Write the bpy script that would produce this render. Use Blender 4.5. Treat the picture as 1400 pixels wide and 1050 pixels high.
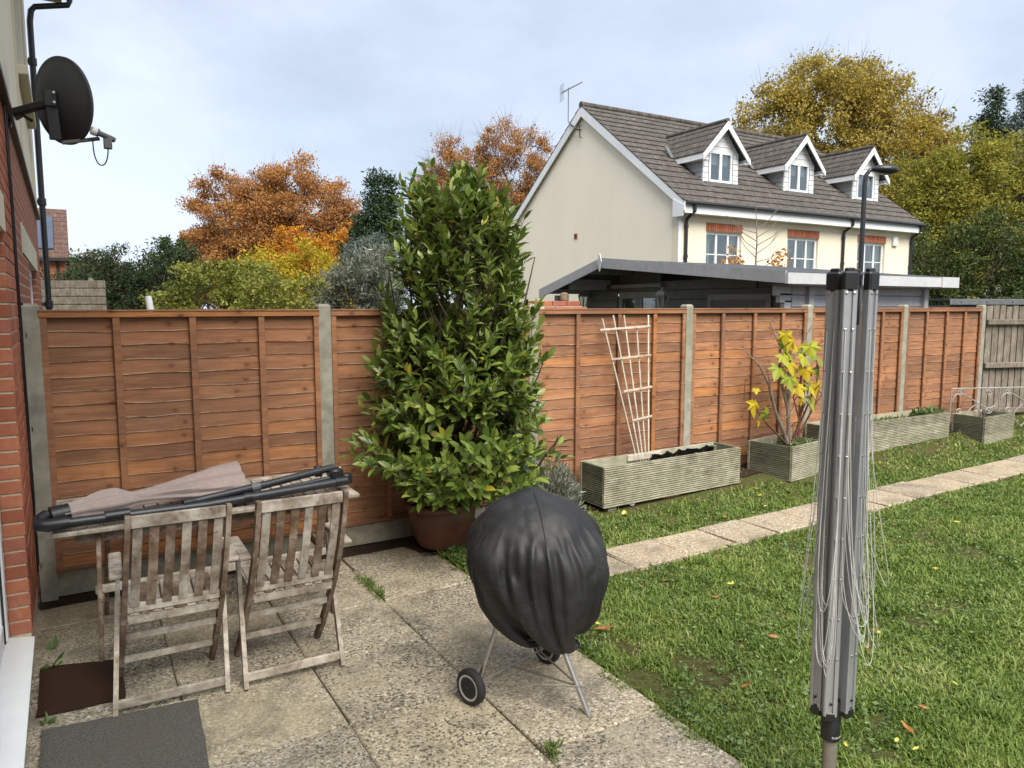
import bpy, math, random
import numpy as np
from mathutils import Vector, Matrix, noise as mnoise

for o in list(bpy.data.objects):
    bpy.data.objects.remove(o)
scene = bpy.context.scene
C = scene.collection
R = math.radians
random.seed(7)
rng = np.random.default_rng(11)

# ------------------------------------------------------------------ camera
# X runs along the lap fence, Y away from the house's patio doors towards the fence, Z up; metres
cd = bpy.data.cameras.new('camera')
cam = bpy.data.objects.new('camera', cd)
C.objects.link(cam)
cam.location = (0, 0, 1.93)
cam.rotation_euler = (R(90 - 6.1), 0, R(-30.69))
cd.sensor_fit = 'HORIZONTAL'
cd.sensor_width = 36.0
cd.lens = 36.0 * 1000 / 1400
cd.clip_start = 0.05
cd.clip_end = 900
scene.camera = cam

# ------------------------------------------------------------------ sky, sun, exposure
SUN_EL, SUN_AZ = 52.0, 189.0            # azimuth clockwise from +Y
world = bpy.data.worlds.new('World')
scene.world = world
world.use_nodes = True
wt = world.node_tree
wt.nodes.clear()
def wn(t, **k):
    x = wt.nodes.new(t)
    for a, b in k.items():
        setattr(x, a, b)
    return x
wout = wn('ShaderNodeOutputWorld')
sky = wn('ShaderNodeTexSky', sky_type='NISHITA')
sky.sun_disc = False
sky.sun_elevation = R(SUN_EL)
sky.sun_rotation = R(SUN_AZ)
sky.air_density = 1.0
sky.dust_density = 0.6
bg1 = wn('ShaderNodeBackground'); bg1.inputs['Strength'].default_value = 0.06
wt.links.new(sky.outputs[0], bg1.inputs[0])
tc = wn('ShaderNodeTexCoord')
mp = wn('ShaderNodeMapping'); mp.inputs['Scale'].default_value = (1.0, 1.0, 1.7)
mp.inputs['Location'].default_value = (3.1, 0.4, 0.0)
wt.links.new(tc.outputs['Generated'], mp.inputs[0])
nz = wn('ShaderNodeTexNoise'); nz.inputs['Scale'].default_value = 1.25
nz.inputs['Detail'].default_value = 5; nz.inputs['Roughness'].default_value = 0.5
nz.inputs['Distortion'].default_value = 0.3
wt.links.new(mp.outputs[0], nz.inputs['Vector'])
r1 = wn('ShaderNodeValToRGB')
r1.color_ramp.elements[0].position = 0.38; r1.color_ramp.elements[0].color = (.72, .72, .72, 1)
r1.color_ramp.elements[1].position = 0.58; r1.color_ramp.elements[1].color = (.97, .97, .97, 1)
wt.links.new(nz.outputs[0], r1.inputs[0])
nz2 = wn('ShaderNodeTexNoise'); nz2.inputs['Scale'].default_value = 1.9
nz2.inputs['Detail'].default_value = 6; nz2.inputs['Roughness'].default_value = 0.55
mp2 = wn('ShaderNodeMapping'); mp2.inputs['Scale'].default_value = (1.0, 1.0, 1.9)
mp2.inputs['Location'].default_value = (7.7, 2.9, 1.3)
wt.links.new(tc.outputs['Generated'], mp2.inputs[0])
wt.links.new(mp2.outputs[0], nz2.inputs['Vector'])
r2 = wn('ShaderNodeValToRGB')
r2.color_ramp.elements[0].position = 0.36; r2.color_ramp.elements[0].color = (.285, .325, .395, 1)
r2.color_ramp.elements[1].position = 0.62; r2.color_ramp.elements[1].color = (.45, .495, .575, 1)
wt.links.new(nz2.outputs[0], r2.inputs[0])
bg2 = wn('ShaderNodeBackground'); bg2.inputs['Strength'].default_value = 1.0
wt.links.new(r2.outputs[0], bg2.inputs[0])
wm = wn('ShaderNodeMixShader')
wt.links.new(r1.outputs[0], wm.inputs[0])
wt.links.new(bg1.outputs[0], wm.inputs[1])
wt.links.new(bg2.outputs[0], wm.inputs[2])
wt.links.new(wm.outputs[0], wout.inputs['Surface'])

sl = bpy.data.lights.new('sun', 'SUN')
sl.energy = 3.3
sl.angle = R(48)
sl.color = (1.0, 0.95, 0.86)
sun = bpy.data.objects.new('sun', sl)
C.objects.link(sun)
_sd = Vector((math.sin(R(SUN_AZ)) * math.cos(R(SUN_EL)), math.cos(R(SUN_AZ)) * math.cos(R(SUN_EL)), math.sin(R(SUN_EL))))
sun.rotation_euler = _sd.to_track_quat('Z', 'Y').to_euler()
sun.location = (-10, -20, 30)

vs = scene.view_settings
vs.view_transform = 'Standard'
vs.look = 'None'
vs.gamma = 1
vs.exposure = 1.12
vs.use_curve_mapping = False
scene.render.engine = 'CYCLES'

# ------------------------------------------------------------------ object helpers
WL = {}          # world matrix of things by object name
def put(o, parent=None):
    C.objects.link(o)
    if parent is not None:
        o.parent = parent
    return o
def tag(o, label=None, cat=None, group=None, kind=None):
    if label: o['label'] = label
    if cat: o['category'] = cat
    if group: o['group'] = group
    if kind: o['kind'] = kind
    return o
def thing(name, label, cat, loc=(0, 0, 0), rz=0.0, group=None):
    o = bpy.data.objects.new(name, None)
    o.empty_display_size = 0.1
    o.location = loc
    o.rotation_euler = (0, 0, rz)
    put(o)
    return tag(o, label, cat, group)
def world_inv(p):
    m = Matrix.Identity(4)
    while p is not None:
        m = p.matrix_basis @ m if False else (Matrix.Translation(p.location) @ p.rotation_euler.to_matrix().to_4x4()) @ m
        p = p.parent
    return m.inverted()
def fast_mesh(name, V, F, mat, rnd=None, smooth=False):
    """V (n,3), F (m,k) uniform polygons"""
    V = np.asarray(V, dtype=np.float32); F = np.asarray(F, dtype=np.int32)
    me = bpy.data.meshes.new(name)
    n, (m, k) = len(V), F.shape
    me.vertices.add(n); me.vertices.foreach_set('co', V.ravel())
    me.loops.add(m * k); me.loops.foreach_set('vertex_index', F.ravel())
    me.polygons.add(m)
    me.polygons.foreach_set('loop_start', np.arange(0, m * k, k, dtype=np.int32))
    me.polygons.foreach_set('loop_total', np.full(m, k, dtype=np.int32))
    me.polygons.foreach_set('use_smooth', np.full(m, smooth))
    me.update(calc_edges=True)
    if rnd is not None:
        a = me.attributes.new('rnd', 'FLOAT', 'POINT')
        a.data.foreach_set('value', np.asarray(rnd, dtype=np.float32))
    me.materials.append(mat)
    return me
class MB:
    """collects shapes; local=False: coordinates are world and get moved into the parent's frame"""
    def __init__(s):
        s.v = []; s.f = []; s.rn = []; s.cr = 0.5
    def raw(s, vs, fs):
        b = len(s.v)
        s.v.extend([tuple(p) for p in vs]); s.rn.extend([s.cr] * len(vs))
        s.f.extend([tuple(i + b for i in q) for q in fs])
        return s
    def box(s, c, d, rot=None, ch=0.0):
        """chamfered box: centre, full size, optional 3x3 rotation"""
        hx, hy, hz = d[0] / 2, d[1] / 2, d[2] / 2
        ch = min(ch, hx * .8, hy * .8, hz * .8)
        vs = []; fs = []
        if ch <= 0:
            for x in (-1, 1):
                for y in (-1, 1):
                    for z in (-1, 1):
                        vs.append((x * hx, y * hy, z * hz))
            fs = [(0, 1, 3, 2), (4, 6, 7, 5), (0, 4, 5, 1), (2, 3, 7, 6), (0, 2, 6, 4), (1, 5, 7, 3)]
        else:
            idx = {}
            for x in (-1, 1):
                for y in (-1, 1):
                    for z in (-1, 1):
                        for a in range(3):
                            q = [x * hx, y * hy, z * hz]
                            for b in range(3):
                                if b != a:
                                    q[b] -= (x, y, z)[b] * ch
                            idx[(x, y, z, a)] = len(vs); vs.append(tuple(q))
            I = lambda x, y, z, a: idx[(x, y, z, a)]
            for a in range(3):
                for sg in (-1, 1):
                    q = []
                    for u, w in ((-1, -1), (1, -1), (1, 1), (-1, 1)):
                        k = [0, 0, 0]; k[a] = sg; k[(a + 1) % 3] = u; k[(a + 2) % 3] = w
                        q.append(I(*k, a))
                    fs.append(tuple(q) if sg > 0 else tuple(q[::-1]))
            for a in range(3):
                b, c2 = (a + 1) % 3, (a + 2) % 3
                for u in (-1, 1):
                    for w in (-1, 1):
                        k0 = [0, 0, 0]; k0[a] = -1; k0[b] = u; k0[c2] = w
                        k1 = list(k0); k1[a] = 1
                        q = (I(*k0, b), I(*k1, b), I(*k1, c2), I(*k0, c2))
                        fs.append(q if u * w < 0 else q[::-1])
            for x in (-1, 1):
                for y in (-1, 1):
                    for z in (-1, 1):
                        q = (I(x, y, z, 0), I(x, y, z, 1), I(x, y, z, 2))
                        fs.append(q if x * y * z > 0 else q[::-1])
        if rot is not None:
            vs = [tuple(rot @ Vector(p)) for p in vs]
        s.raw([(p[0] + c[0], p[1] + c[1], p[2] + c[2]) for p in vs], fs)
        return s
    def bar(s, a, b, w, t, side=None, ch=0.0):
        """rectangular bar from a to b: w wide along `side`, t thick"""
        a, b = Vector(a), Vector(b)
        d = b - a; L = d.length; d.normalize()
        sd = Vector(side) if side else (Vector((0, 0, 1)).cross(d) if abs(d.z) < .95 else Vector((1, 0, 0)))
        sd = (sd - d * sd.dot(d)).normalized()
        up = d.cross(sd)
        rot = Matrix((d, sd, up)).transposed()
        return s.box((a + b) / 2, (L, w, t), rot, ch)
    def tube(s, pts, r, n=8, caps=True):
        pts = [Vector(p) for p in pts]
        if not hasattr(r, '__len__'): r = [r] * len(pts)
        vs = []; fs = []
        t0 = (pts[1] - pts[0]).normalized()
        u = t0.orthogonal().normalized()
        for i, p in enumerate(pts):
            t = (pts[min(i + 1, len(pts) - 1)] - pts[max(i - 1, 0)]).normalized()
            u = (u - t * u.dot(t))
            u = u.normalized() if u.length > 1e-6 else t.orthogonal().normalized()
            w = t.cross(u)
            for k in range(n):
                a = 2 * math.pi * k / n
                vs.append(p + (u * math.cos(a) + w * math.sin(a)) * r[i])
        for i in range(len(pts) - 1):
            for k in range(n):
                fs.append((i * n + k, i * n + (k + 1) % n, (i + 1) * n + (k + 1) % n, (i + 1) * n + k))
        if caps:
            fs.append(tuple(range(n))[::-1]); fs.append(tuple((len(pts) - 1) * n + k for k in range(n)))
        return s.raw(vs, fs)
    def lathe(s, prof, c=(0, 0, 0), n=24, rot=None):
        """prof [(r,z)...] about the local z axis through c"""
        vs = []; fs = []
        for r, z in prof:
            for k in range(n):
                a = 2 * math.pi * k / n
                p = Vector((r * math.cos(a), r * math.sin(a), z))
                if rot is not None: p = rot @ p
                vs.append(p + Vector(c))
        for i in range(len(prof) - 1):
            for k in range(n):
                fs.append((i * n + k, i * n + (k + 1) % n, (i + 1) * n + (k + 1) % n, (i + 1) * n + k))
        if prof[0][0] > 1e-4: fs.append(tuple(range(n))[::-1])
        if prof[-1][0] > 1e-4: fs.append(tuple((len(prof) - 1) * n + k for k in range(n)))
        return s.raw(vs, fs)
    def prism(s, poly, a, b):
        """polygon given as 3D points at a; translated by (b-a)"""
        n = len(poly); d = Vector(b) - Vector(a)
        vs = [Vector(p) for p in poly] + [Vector(p) + d for p in poly]
        fs = [tuple(range(n))[::-1], tuple(range(n, 2 * n))]
        fs += [(i, (i + 1) % n, n + (i + 1) % n, n + i) for i in range(n)]
        return s.raw(vs, fs)
    def mesh(s, name, mat, smooth=False, inv=None):
        me = bpy.data.meshes.new(name)
        vs = s.v if inv is None else [tuple(inv @ Vector(p)) for p in s.v]
        me.from_pydata(vs, [], s.f)
        me.materials.append(mat)
        if smooth:
            me.polygons.foreach_set('use_smooth', [True] * len(me.polygons))
            try: me.set_sharp_from_angle(angle=R(40))
            except Exception: pass
        a = me.attributes.new('rnd', 'FLOAT', 'POINT')
        a.data.foreach_set('value', s.rn)
        me.update()
        return me
    def build(s, name, mat, parent=None, smooth=False, local=False):
        inv = None if (local or parent is None) else world_inv(parent)
        o = bpy.data.objects.new(name, s.mesh(name, mat, smooth, inv))
        return put(o, parent)
def copy_tree(o, parent=None):
    c = o.copy(); C.objects.link(c); c.parent = parent
    for ch in list(o.children):
        copy_tree(ch, c)
    return c
def sstep(a, b, x):
    t = min(1, max(0, (x - a) / (b - a))); return t * t * (3 - 2 * t)
def gz(x, y):
    """height of the garden ground: level patio, lawn rising gently, bank along the fence"""
    k = max(0.0, x - 2.33)
    return 0.010 * k + sstep(4.5, 5.2, y) * (0.05 + 0.022 * k) * sstep(2.2, 2.8, x)

# ------------------------------------------------------------------ node helpers
class NT:
    def __init__(s, name):
        s.m = bpy.data.materials.new(name); s.m.use_nodes = True
        s.t = s.m.node_tree; s.t.nodes.clear()
        s.out = s.t.nodes.new('ShaderNodeOutputMaterial')
    def n(s, ty, props=None, **ins):
        x = s.t.nodes.new(ty)
        for a, b in (props or {}).items(): setattr(x, a, b)
        for k, v in ins.items():
            key = int(k[1:]) if k[0] == '_' and k[1:].isdigit() else k.replace('_', ' ')
            sock = x.inputs[key]
            if isinstance(v, bpy.types.NodeSocket): s.t.links.new(v, sock)
            else: sock.default_value = v
        return x
    def pos(s): return s.n('ShaderNodeNewGeometry').outputs['Position']
    def obj(s): return s.n('ShaderNodeTexCoord').outputs['Object']
    def orand(s): return s.n('ShaderNodeObjectInfo').outputs['Random']
    def attr(s, nm='rnd'): return s.n('ShaderNodeAttribute', {'attribute_name': nm}).outputs['Fac']
    def vmul(s, v, k): return s.n('ShaderNodeVectorMath', {'operation': 'MULTIPLY'}, _0=v, _1=k).outputs[0]
    def vadd(s, v, k): return s.n('ShaderNodeVectorMath', {'operation': 'ADD'}, _0=v, _1=k).outputs[0]
    def voff(s, v, r, k=31.0):
        c = s.n('ShaderNodeCombineXYZ')
        m = s.math('MULTIPLY', r, k)
        for i in range(3): s.t.links.new(m, c.inputs[i])
        return s.vadd(v, c.outputs[0])
    def noise(s, v, sc, det=4, ro=.55, dist=0.0):
        return s.n('ShaderNodeTexNoise', None, Vector=v, Scale=sc, Detail=det, Roughness=ro, Distortion=dist).outputs[0]
    def vor(s, v, sc, feat='F1', out='Distance', rnd=1.0):
        return s.n('ShaderNodeTexVoronoi', {'feature': feat}, Vector=v, Scale=sc, Randomness=rnd).outputs[out]
    def math(s, op, a, b=0.0, c=0.0, clamp=False):
        x = s.n('ShaderNodeMath', {'operation': op, 'use_clamp': clamp})
        for i, v in enumerate((a, b, c)):
            if isinstance(v, bpy.types.NodeSocket): s.t.links.new(v, x.inputs[i])
            else: x.inputs[i].default_value = v
        return x.outputs[0]
    def rng(s, f, a, b, c=0.0, d=1.0):
        return s.n('ShaderNodeMapRange', {'clamp': True}, Value=f, From_Min=a, From_Max=b, To_Min=c, To_Max=d).outputs[0]
    def ramp(s, f, stops, interp='LINEAR'):
        x = s.n('ShaderNodeValToRGB', None, Fac=f)
        cr = x.color_ramp; cr.interpolation = interp
        while len(cr.elements) < len(stops): cr.elements.new(.5)
        for e, (p, c) in zip(cr.elements, stops):
            e.position = p; e.color = (*c, 1) if len(c) == 3 else c
        return x.outputs[0]
    def mix(s, f, a, b, bl='MIX'):
        x = s.n('ShaderNodeMix', {'data_type': 'RGBA', 'blend_type': bl})
        for i, v in ((0, f), (6, a), (7, b)):
            if isinstance(v, bpy.types.NodeSocket): s.t.links.new(v, x.inputs[i])
            elif i == 0: x.inputs[0].default_value = v
            else: x.inputs[i].default_value = (*v, 1) if len(v) == 3 else v
        return x.outputs[2]
    def bump(s, h, st=.3, d=.01):
        return s.n('ShaderNodeBump', None, Height=h, Strength=st, Distance=d).outputs[0]
    def done(s, col, rough=.7, nrm=None, metal=0.0, spec=.5, trans=None, **kw):
        p = s.n('ShaderNodeBsdfPrincipled')
        def st(k, v):
            if isinstance(v, bpy.types.NodeSocket): s.t.links.new(v, p.inputs[k])
            elif v is not None:
                p.inputs[k].default_value = (*v, 1) if isinstance(v, tuple) and len(v) == 3 else v
        st('Base Color', col); st('Roughness', rough); st('Metallic', metal); st('Specular IOR Level', spec)
        if nrm is not None: st('Normal', nrm)
        for k, v in kw.items(): st(k.replace('_', ' '), v)
        sh = p.outputs[0]
        if trans:
            tr = s.n('ShaderNodeBsdfTranslucent')
            if isinstance(col, bpy.types.NodeSocket): s.t.links.new(col, tr.inputs[0])
            else: tr.inputs[0].default_value = (*col, 1)
            sh = s.n('ShaderNodeMixShader', None, _0=trans, _1=sh, _2=tr.outputs[0]).outputs[0]
        s.t.links.new(sh, s.out.inputs[0])
        return s.m
def plain(name, col, rough=.6, metal=0.0, spec=.5, var=.18, scale=18.0, bump=.15):
    t = NT(name); p = t.pos()
    f = t.noise(p, scale, 5, .6)
    g = t.noise(p, scale * .13, 3, .5)
    a = tuple(c * (1 - var) for c in col); b = tuple(min(1, c * (1 + var)) for c in col)
    c1 = t.mix(t.rng(f, .3, .7), a, b)
    c2 = t.mix(t.math('MULTIPLY', t.rng(g, .35, .7), .35), c1, tuple(c * .72 for c in col))
    return t.done(c2, rough, t.bump(f, bump, .004) if bump else None, metal, spec)

# ------------------------------------------------------------------ materials
M = {}
def m_fence():
    t = NT('fence_wood'); p = t.voff(t.pos(), t.orand(), 17.0); r = t.orand()
    g1 = t.noise(t.vmul(p, (1.1, 1.1, 13)), 2.2, 5, .6, .6)
    g2 = t.noise(t.vmul(p, (4, 4, 120)), 1.6, 4, .6, .2)
    c = t.ramp(g1, [(.25, (.20, .097, .052)), (.5, (.315, .16, .086)), (.75, (.43, .235, .13))])
    c = t.mix(t.rng(g2, .35, .7, 0, .5), c, (.15, .072, .045))
    lg = t.noise(t.vmul(t.pos(), (1, 1, 1.6)), 1.5, 4, .65)
    c = t.mix(t.rng(lg, .46, .66, 0, .6), c, (.17, .10, .068))
    c = t.mix(t.rng(lg, .44, .3, 0, .5), c, (.42, .22, .11))
    hue = t.ramp(r, [(0, (.72, .72, .74)), (.3, (.92, .9, .9)), (.6, (1.0, .98, .95)), (.9, (1.1, 1.05, 1.0)), (1, (1.3, 1.15, .8))])
    c = t.mix(1.0, c, hue, 'MULTIPLY')
    pw = t.noise(t.vmul(t.pos(), (.5, 0, 0)), 1.0, 1, .5)
    c = t.mix(1.0, c, t.ramp(pw, [(.35, (.86, .8, .76)), (.65, (1.16, 1.12, 1.06))]), 'MULTIPLY')
    sx = t.n('ShaderNodeSeparateXYZ', None, Vector=t.pos())
    kv = t.n('ShaderNodeCombineXYZ', None, X=t.math('MULTIPLY', sx.outputs[0], 2.3), Y=t.math('MULTIPLY', sx.outputs[2], 10.2)).outputs[0]
    vn = t.n('ShaderNodeTexVoronoi', {'feature': 'F1', 'voronoi_dimensions': '2D'}, Vector=kv, Scale=1.0, Randomness=.5)
    dl_ = t.n('ShaderNodeVectorMath', {'operation': 'SUBTRACT'}, _0=kv, _1=vn.outputs['Position']).outputs[0]
    dl_ = t.vmul(dl_, (1 / 2.3, 1 / 7.5, 0))
    hasK = t.rng(t.n('ShaderNodeSeparateColor', None, Color=vn.outputs['Color']).outputs[0], .42, .44)
    kd = t.n('ShaderNodeVectorMath', {'operation': 'LENGTH'}, _0=dl_).outputs['Value']
    kd = t.math('ADD', kd, t.math('MULTIPLY', t.noise(t.pos(), 45.0, 2, .5), .012))
    k = t.math('MULTIPLY', t.rng(kd, .012, .034, 1, 0), hasK)
    c = t.mix(t.math('MULTIPLY', k, .85), c, (.06, .026, .016))
    ring = t.math('MULTIPLY', t.rng(kd, .03, .085, 1, 0), hasK)
    c = t.mix(t.math('MULTIPLY', ring, .35), c, (.2, .085, .04))
    fl = t.noise(t.vmul(t.voff(t.pos(), r, 5.0), (6, 6, 40)), 1.0, 3, .6)
    c = t.mix(t.rng(fl, .66, .76, 0, .4), c, (.42, .26, .16))
    wear = t.noise(t.vmul(t.voff(t.pos(), r, 3.0), (5, 5, 5)), 1.0, 4, .7)
    c = t.mix(t.math('MULTIPLY', t.rng(t.attr(), .6, 1.0), t.rng(wear, .42, .56, 0, .8)), c, (.6, .44, .32))
    return t.done(c, .82, t.bump(t.math('ADD', g2, t.math('MULTIPLY', k, -.6)), .35, .004), spec=.25)
def m_weathered(name, dark, mid, light, stretch=(30, 30, 30), axis_noise=1.0, green=None, dirt_and_shade=False):
    t = NT(name); o = t.voff(t.obj(), t.orand(), 9.0)
    g1 = t.noise(t.vmul(o, stretch), 1.3, 6, .65, .4)
    g2 = t.noise(t.pos(), 7.0, 4, .6)
    g3 = t.noise(t.vmul(o, tuple(k * 2.5 for k in stretch)), 1.6, 3, .6)
    f = t.math('ADD', t.math('MULTIPLY', g1, .55), t.math('MULTIPLY', g2, .45))
    c = t.ramp(f, [(.34, dark), (.5, mid), (.64, light)])
    c = t.mix(t.rng(g3, .58, .72, 0, .55), c, tuple(k * .4 for k in dark))
    if green:
        c = t.mix(t.rng(t.noise(t.pos(), 3.0, 3, .6), .45, .65, 0, .6), c, green)
    c = t.mix(1.0, c, t.ramp(t.orand(), [(0, (.82, .8, .78)), (1, (1.12, 1.1, 1.08))]), 'MULTIPLY')
    if dirt_and_shade:      # shade painted dark into the routed grooves, whose own shading is weak
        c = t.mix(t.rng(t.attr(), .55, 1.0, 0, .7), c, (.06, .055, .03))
    return t.done(c, .85, t.bump(g3, .5, .003), spec=.2)
def m_slab(name, base, patch, dark, dens):
    t = NT(name); p = t.pos(); q = t.voff(p, t.orand(), 13.0)
    vc = t.n('ShaderNodeTexVoronoi', {'feature': 'F1'}, Vector=q, Scale=95.0)
    peb = t.ramp(t.n('ShaderNodeSeparateColor', None, Color=vc.outputs['Color']).outputs[0],
                 [(0, tuple(k * .5 for k in base)), (.35, base), (.7, tuple(min(1, k * 1.25) for k in base)), (.93, (.52, .47, .39)), (1, (.62, .58, .5))])
    big = t.noise(q, 1.6, 4, .6)
    c = t.mix(t.rng(big, .38, .62, 0, .55), peb, patch)
    c = t.mix(1.0, c, t.ramp(t.orand(), [(0, (.89, .89, .9)), (.5, (1, .98, .96)), (1, (1.08, 1.06, 1.0))]), 'MULTIPLY')
    # black lichen specks, denser in patches
    lp = t.noise(p, 1.1, 3, .6)
    sp = t.noise(q, 66.0, 3, .55)
    th = t.math('ADD', t.rng(lp, .35, .65, dens + .1, dens - .05), t.math('MULTIPLY', t.math('SUBTRACT', t.orand(), .4), .06))
    s1 = t.math('SUBTRACT', sp, th)
    c = t.mix(t.rng(s1, 0, .035, 0, .82), c, dark)
    gr = t.noise(p, 3.4, 5, .65)
    c = t.mix(t.rng(gr, .48, .7, 0, .62), c, tuple(k * 1.8 for k in dark))
    fine = t.noise(q, 190.0, 2, .6)
    h = t.math('ADD', t.math('MULTIPLY', vc.outputs['Distance'], -.9), t.math('MULTIPLY', fine, .5))
    return t.done(c, .9, t.bump(h, .55, .006), spec=.2)
def m_concrete(name, col, green):
    t = NT(name); p = t.pos()
    a = t.noise(p, 9.0, 6, .65); b = t.noise(p, 120.0, 3, .6)
    c = t.ramp(a, [(.3, tuple(k * .6 for k in col)), (.55, col), (.75, tuple(k * 1.3 for k in col))])
    c = t.mix(t.rng(t.noise(t.vmul(p, (1, 1, .5)), 4.0, 4, .6), .42, .62, 0, .55), c, green)
    c = t.mix(t.rng(b, .6, .75, 0, .5), c, tuple(k * .45 for k in col))
    return t.done(c, .9, t.bump(b, .35, .004), spec=.2)
def m_brick():
    t = NT('brick'); p = t.pos(); r = t.orand()
    a = t.noise(p, 40.0, 5, .65)
    c = t.ramp(r, [(0, (.3, .1, .055)), (.4, (.41, .145, .078)), (.75, (.47, .18, .095)), (1, (.35, .13, .09))])
    c = t.mix(t.rng(a, .35, .75, 0, .5), c, (.2, .055, .035))
    c = t.mix(t.rng(t.noise(p, 9.0, 4, .6), .6, .75, 0, .35), c, (.5, .33, .25))
    return t.done(c, .85, t.bump(a, .4, .004), spec=.2)
def m_bricktex(name, axes, c1, c2, mortar, w=.225, hgt=.077):
    t = NT(name); sp = t.n('ShaderNodeSeparateXYZ', None, Vector=t.obj())
    cb = t.n('ShaderNodeCombineXYZ')
    t.t.links.new(sp.outputs[axes[0]], cb.inputs[0]); t.t.links.new(sp.outputs[axes[1]], cb.inputs[1])
    b = t.n('ShaderNodeTexBrick', None, Vector=cb.outputs[0], Color1=(*c1, 1), Color2=(*c2, 1), Mortar=(*mortar, 1), Scale=1.0, Mortar_Size=.006, Mortar_Smooth=.2, Bias=0.0, Brick_Width=w, Row_Height=hgt)
    a = t.noise(t.pos(), 30.0, 4, .6)
    c = t.mix(t.rng(a, .35, .75, 0, .35), b.outputs[0], tuple(k * .5 for k in c1))
    return t.done(c, .88, t.bump(b.outputs[1], -.4, .006), spec=.2)
def m_leaf(name, stops, trans=.3, rough=.5, spec=.4, patch=0.0):
    t = NT(name)
    f = t.math('FRACT', t.math('ADD', t.attr(), t.orand()))
    if patch:
        f = t.math('ADD', t.math('MULTIPLY', f, 1 - patch), t.math('MULTIPLY', t.rng(t.noise(t.obj(), .55, 3, .6), .32, .68), patch))
    c = t.ramp(f, stops)
    return t.done(c, rough, None, spec=spec, trans=trans)
def m_bark(name, col):
    t = NT(name); p = t.pos()
    a = t.noise(t.vmul(p, (1, 1, .25)), 22.0, 5, .7)
    c = t.ramp(a, [(.3, tuple(k * .45 for k in col)), (.6, col), (.8, tuple(k * 1.3 for k in col))])
    return t.done(c, .9, t.bump(a, .5, .01), spec=.15)
def m_soil(name, a, b, c3):
    t = NT(name); p = t.pos()
    f = t.noise(p, 30.0, 6, .7); g = t.noise(p, 2.2, 3, .6)
    c = t.ramp(f, [(.3, a), (.55, b), (.78, c3)])
    c = t.mix(t.rng(g, .4, .65, 0, .4), c, a)
    return t.done(c, .95, t.bump(f, .8, .02), spec=.1)
def m_grass(name, stops):
    t = NT(name); p = t.pos()
    pt = t.rng(t.noise(p, 1.3, 4, .6), .3, .7)
    pt2 = t.rng(t.noise(p, 5.5, 3, .6), .3, .7)
    f = t.math('ADD', t.math('MULTIPLY', t.attr(), .5), t.math('ADD', t.math('MULTIPLY', pt, .28), t.math('MULTIPLY', pt2, .22)))
    c = t.ramp(f, stops)
    return t.done(c, .55, None, spec=.3, trans=.3)
def m_tiles(name, col, light, axis=0, pitch=.33):
    t = NT(name); o = t.obj()
    sp = t.n('ShaderNodeSeparateXYZ', None, Vector=o)
    fr = t.math('FRACT', t.math('MULTIPLY', sp.outputs[axis], 1 / pitch))
    j = t.rng(t.math('ABSOLUTE', t.math('SUBTRACT', fr, .5)), .0, .09, 1, 0)
    j2 = t.rng(t.math('ABSOLUTE', t.math('SUBTRACT', fr, .04)), .0, .06, 1, 0)
    a = t.noise(t.pos(), 7.0, 6, .7); b = t.noise(t.pos(), 1.2, 3, .6)
    c = t.ramp(a, [(.3, tuple(k * .55 for k in col)), (.52, col), (.72, light)])
    c = t.mix(t.rng(b, .4, .7, 0, .35), c, tuple(k * .6 for k in col))
    c = t.mix(t.math('MULTIPLY', t.math('MAXIMUM', j, j2), .45), c, tuple(k * .35 for k in col))
    return t.done(c, .85, t.bump(t.math('ADD', j, j2), -.5, .02), spec=.2)
def m_glass(name, tint=(.75, .8, .8), clear=.55):
    t = NT(name)
    g = t.n('ShaderNodeBsdfGlossy', None, Color=(.9, .95, .97, 1), Roughness=.03)
    tr = t.n('ShaderNodeBsdfTransparent', None, Color=(*tint, 1))
    t.t.links.new(t.n('ShaderNodeMixShader', None, _0=1 - clear, _1=tr.outputs[0], _2=g.outputs[0]).outputs[0], t.out.inputs[0])
    return t.m
def m_cover():
    t = NT('vinyl_cover'); p = t.pos()
    a = t.noise(p, 60.0, 4, .6); b = t.noise(p, 5.0, 4, .6)
    c = t.ramp(b, [(.3, (.011, .011, .012)), (.7, (.023, .023, .024))])
    sp = t.vor(p, 70.0)
    lump = t.noise(p, 6.0, 2, .5)
    w = t.math('MULTIPLY', t.rng(sp, .05, .1, 1, 0), t.rng(lump, .57, .63))
    c = t.mix(w, c, (.5, .5, .48))
    return t.done(c, t.rng(b, .3, .7, .5, .66), t.bump(t.math('ADD', t.math('MULTIPLY', a, .25), b), .3, .012), spec=.45)
def m_mat(name, a, b, dirt_and_shade):
    t = NT(name); p = t.pos()
    f = t.noise(p, 160.0, 3, .7); g = t.noise(p, 4.0, 4, .6)
    w = t.noise(t.vmul(p, (60, 300, 60)), 1.0, 2, .5)
    c = t.mix(t.rng(f, .35, .7), a, b)
    c = t.mix(t.rng(g, .45, .7, 0, .5), c, dirt_and_shade)
    c = t.mix(t.rng(t.vor(p, 55.0), .04, .09, .5, 0), c, (.3, .22, .13))
    return t.done(c, .95, t.bump(t.math('ADD', f, w), .6, .006), spec=.1)
def m_grass_base():
    t = NT('turf'); p = t.pos()
    f = t.noise(p, 45.0, 6, .7); g = t.noise(p, 1.3, 4, .6)
    c = t.ramp(f, [(.3, (.03, .026, .012)), (.5, (.07, .075, .025)), (.7, (.13, .13, .045))])
    c = t.mix(t.rng(g, .5, .68, 0, .6), c, (.075, .05, .025))
    return t.done(c, .95, t.bump(f, .8, .02), spec=.1)
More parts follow.
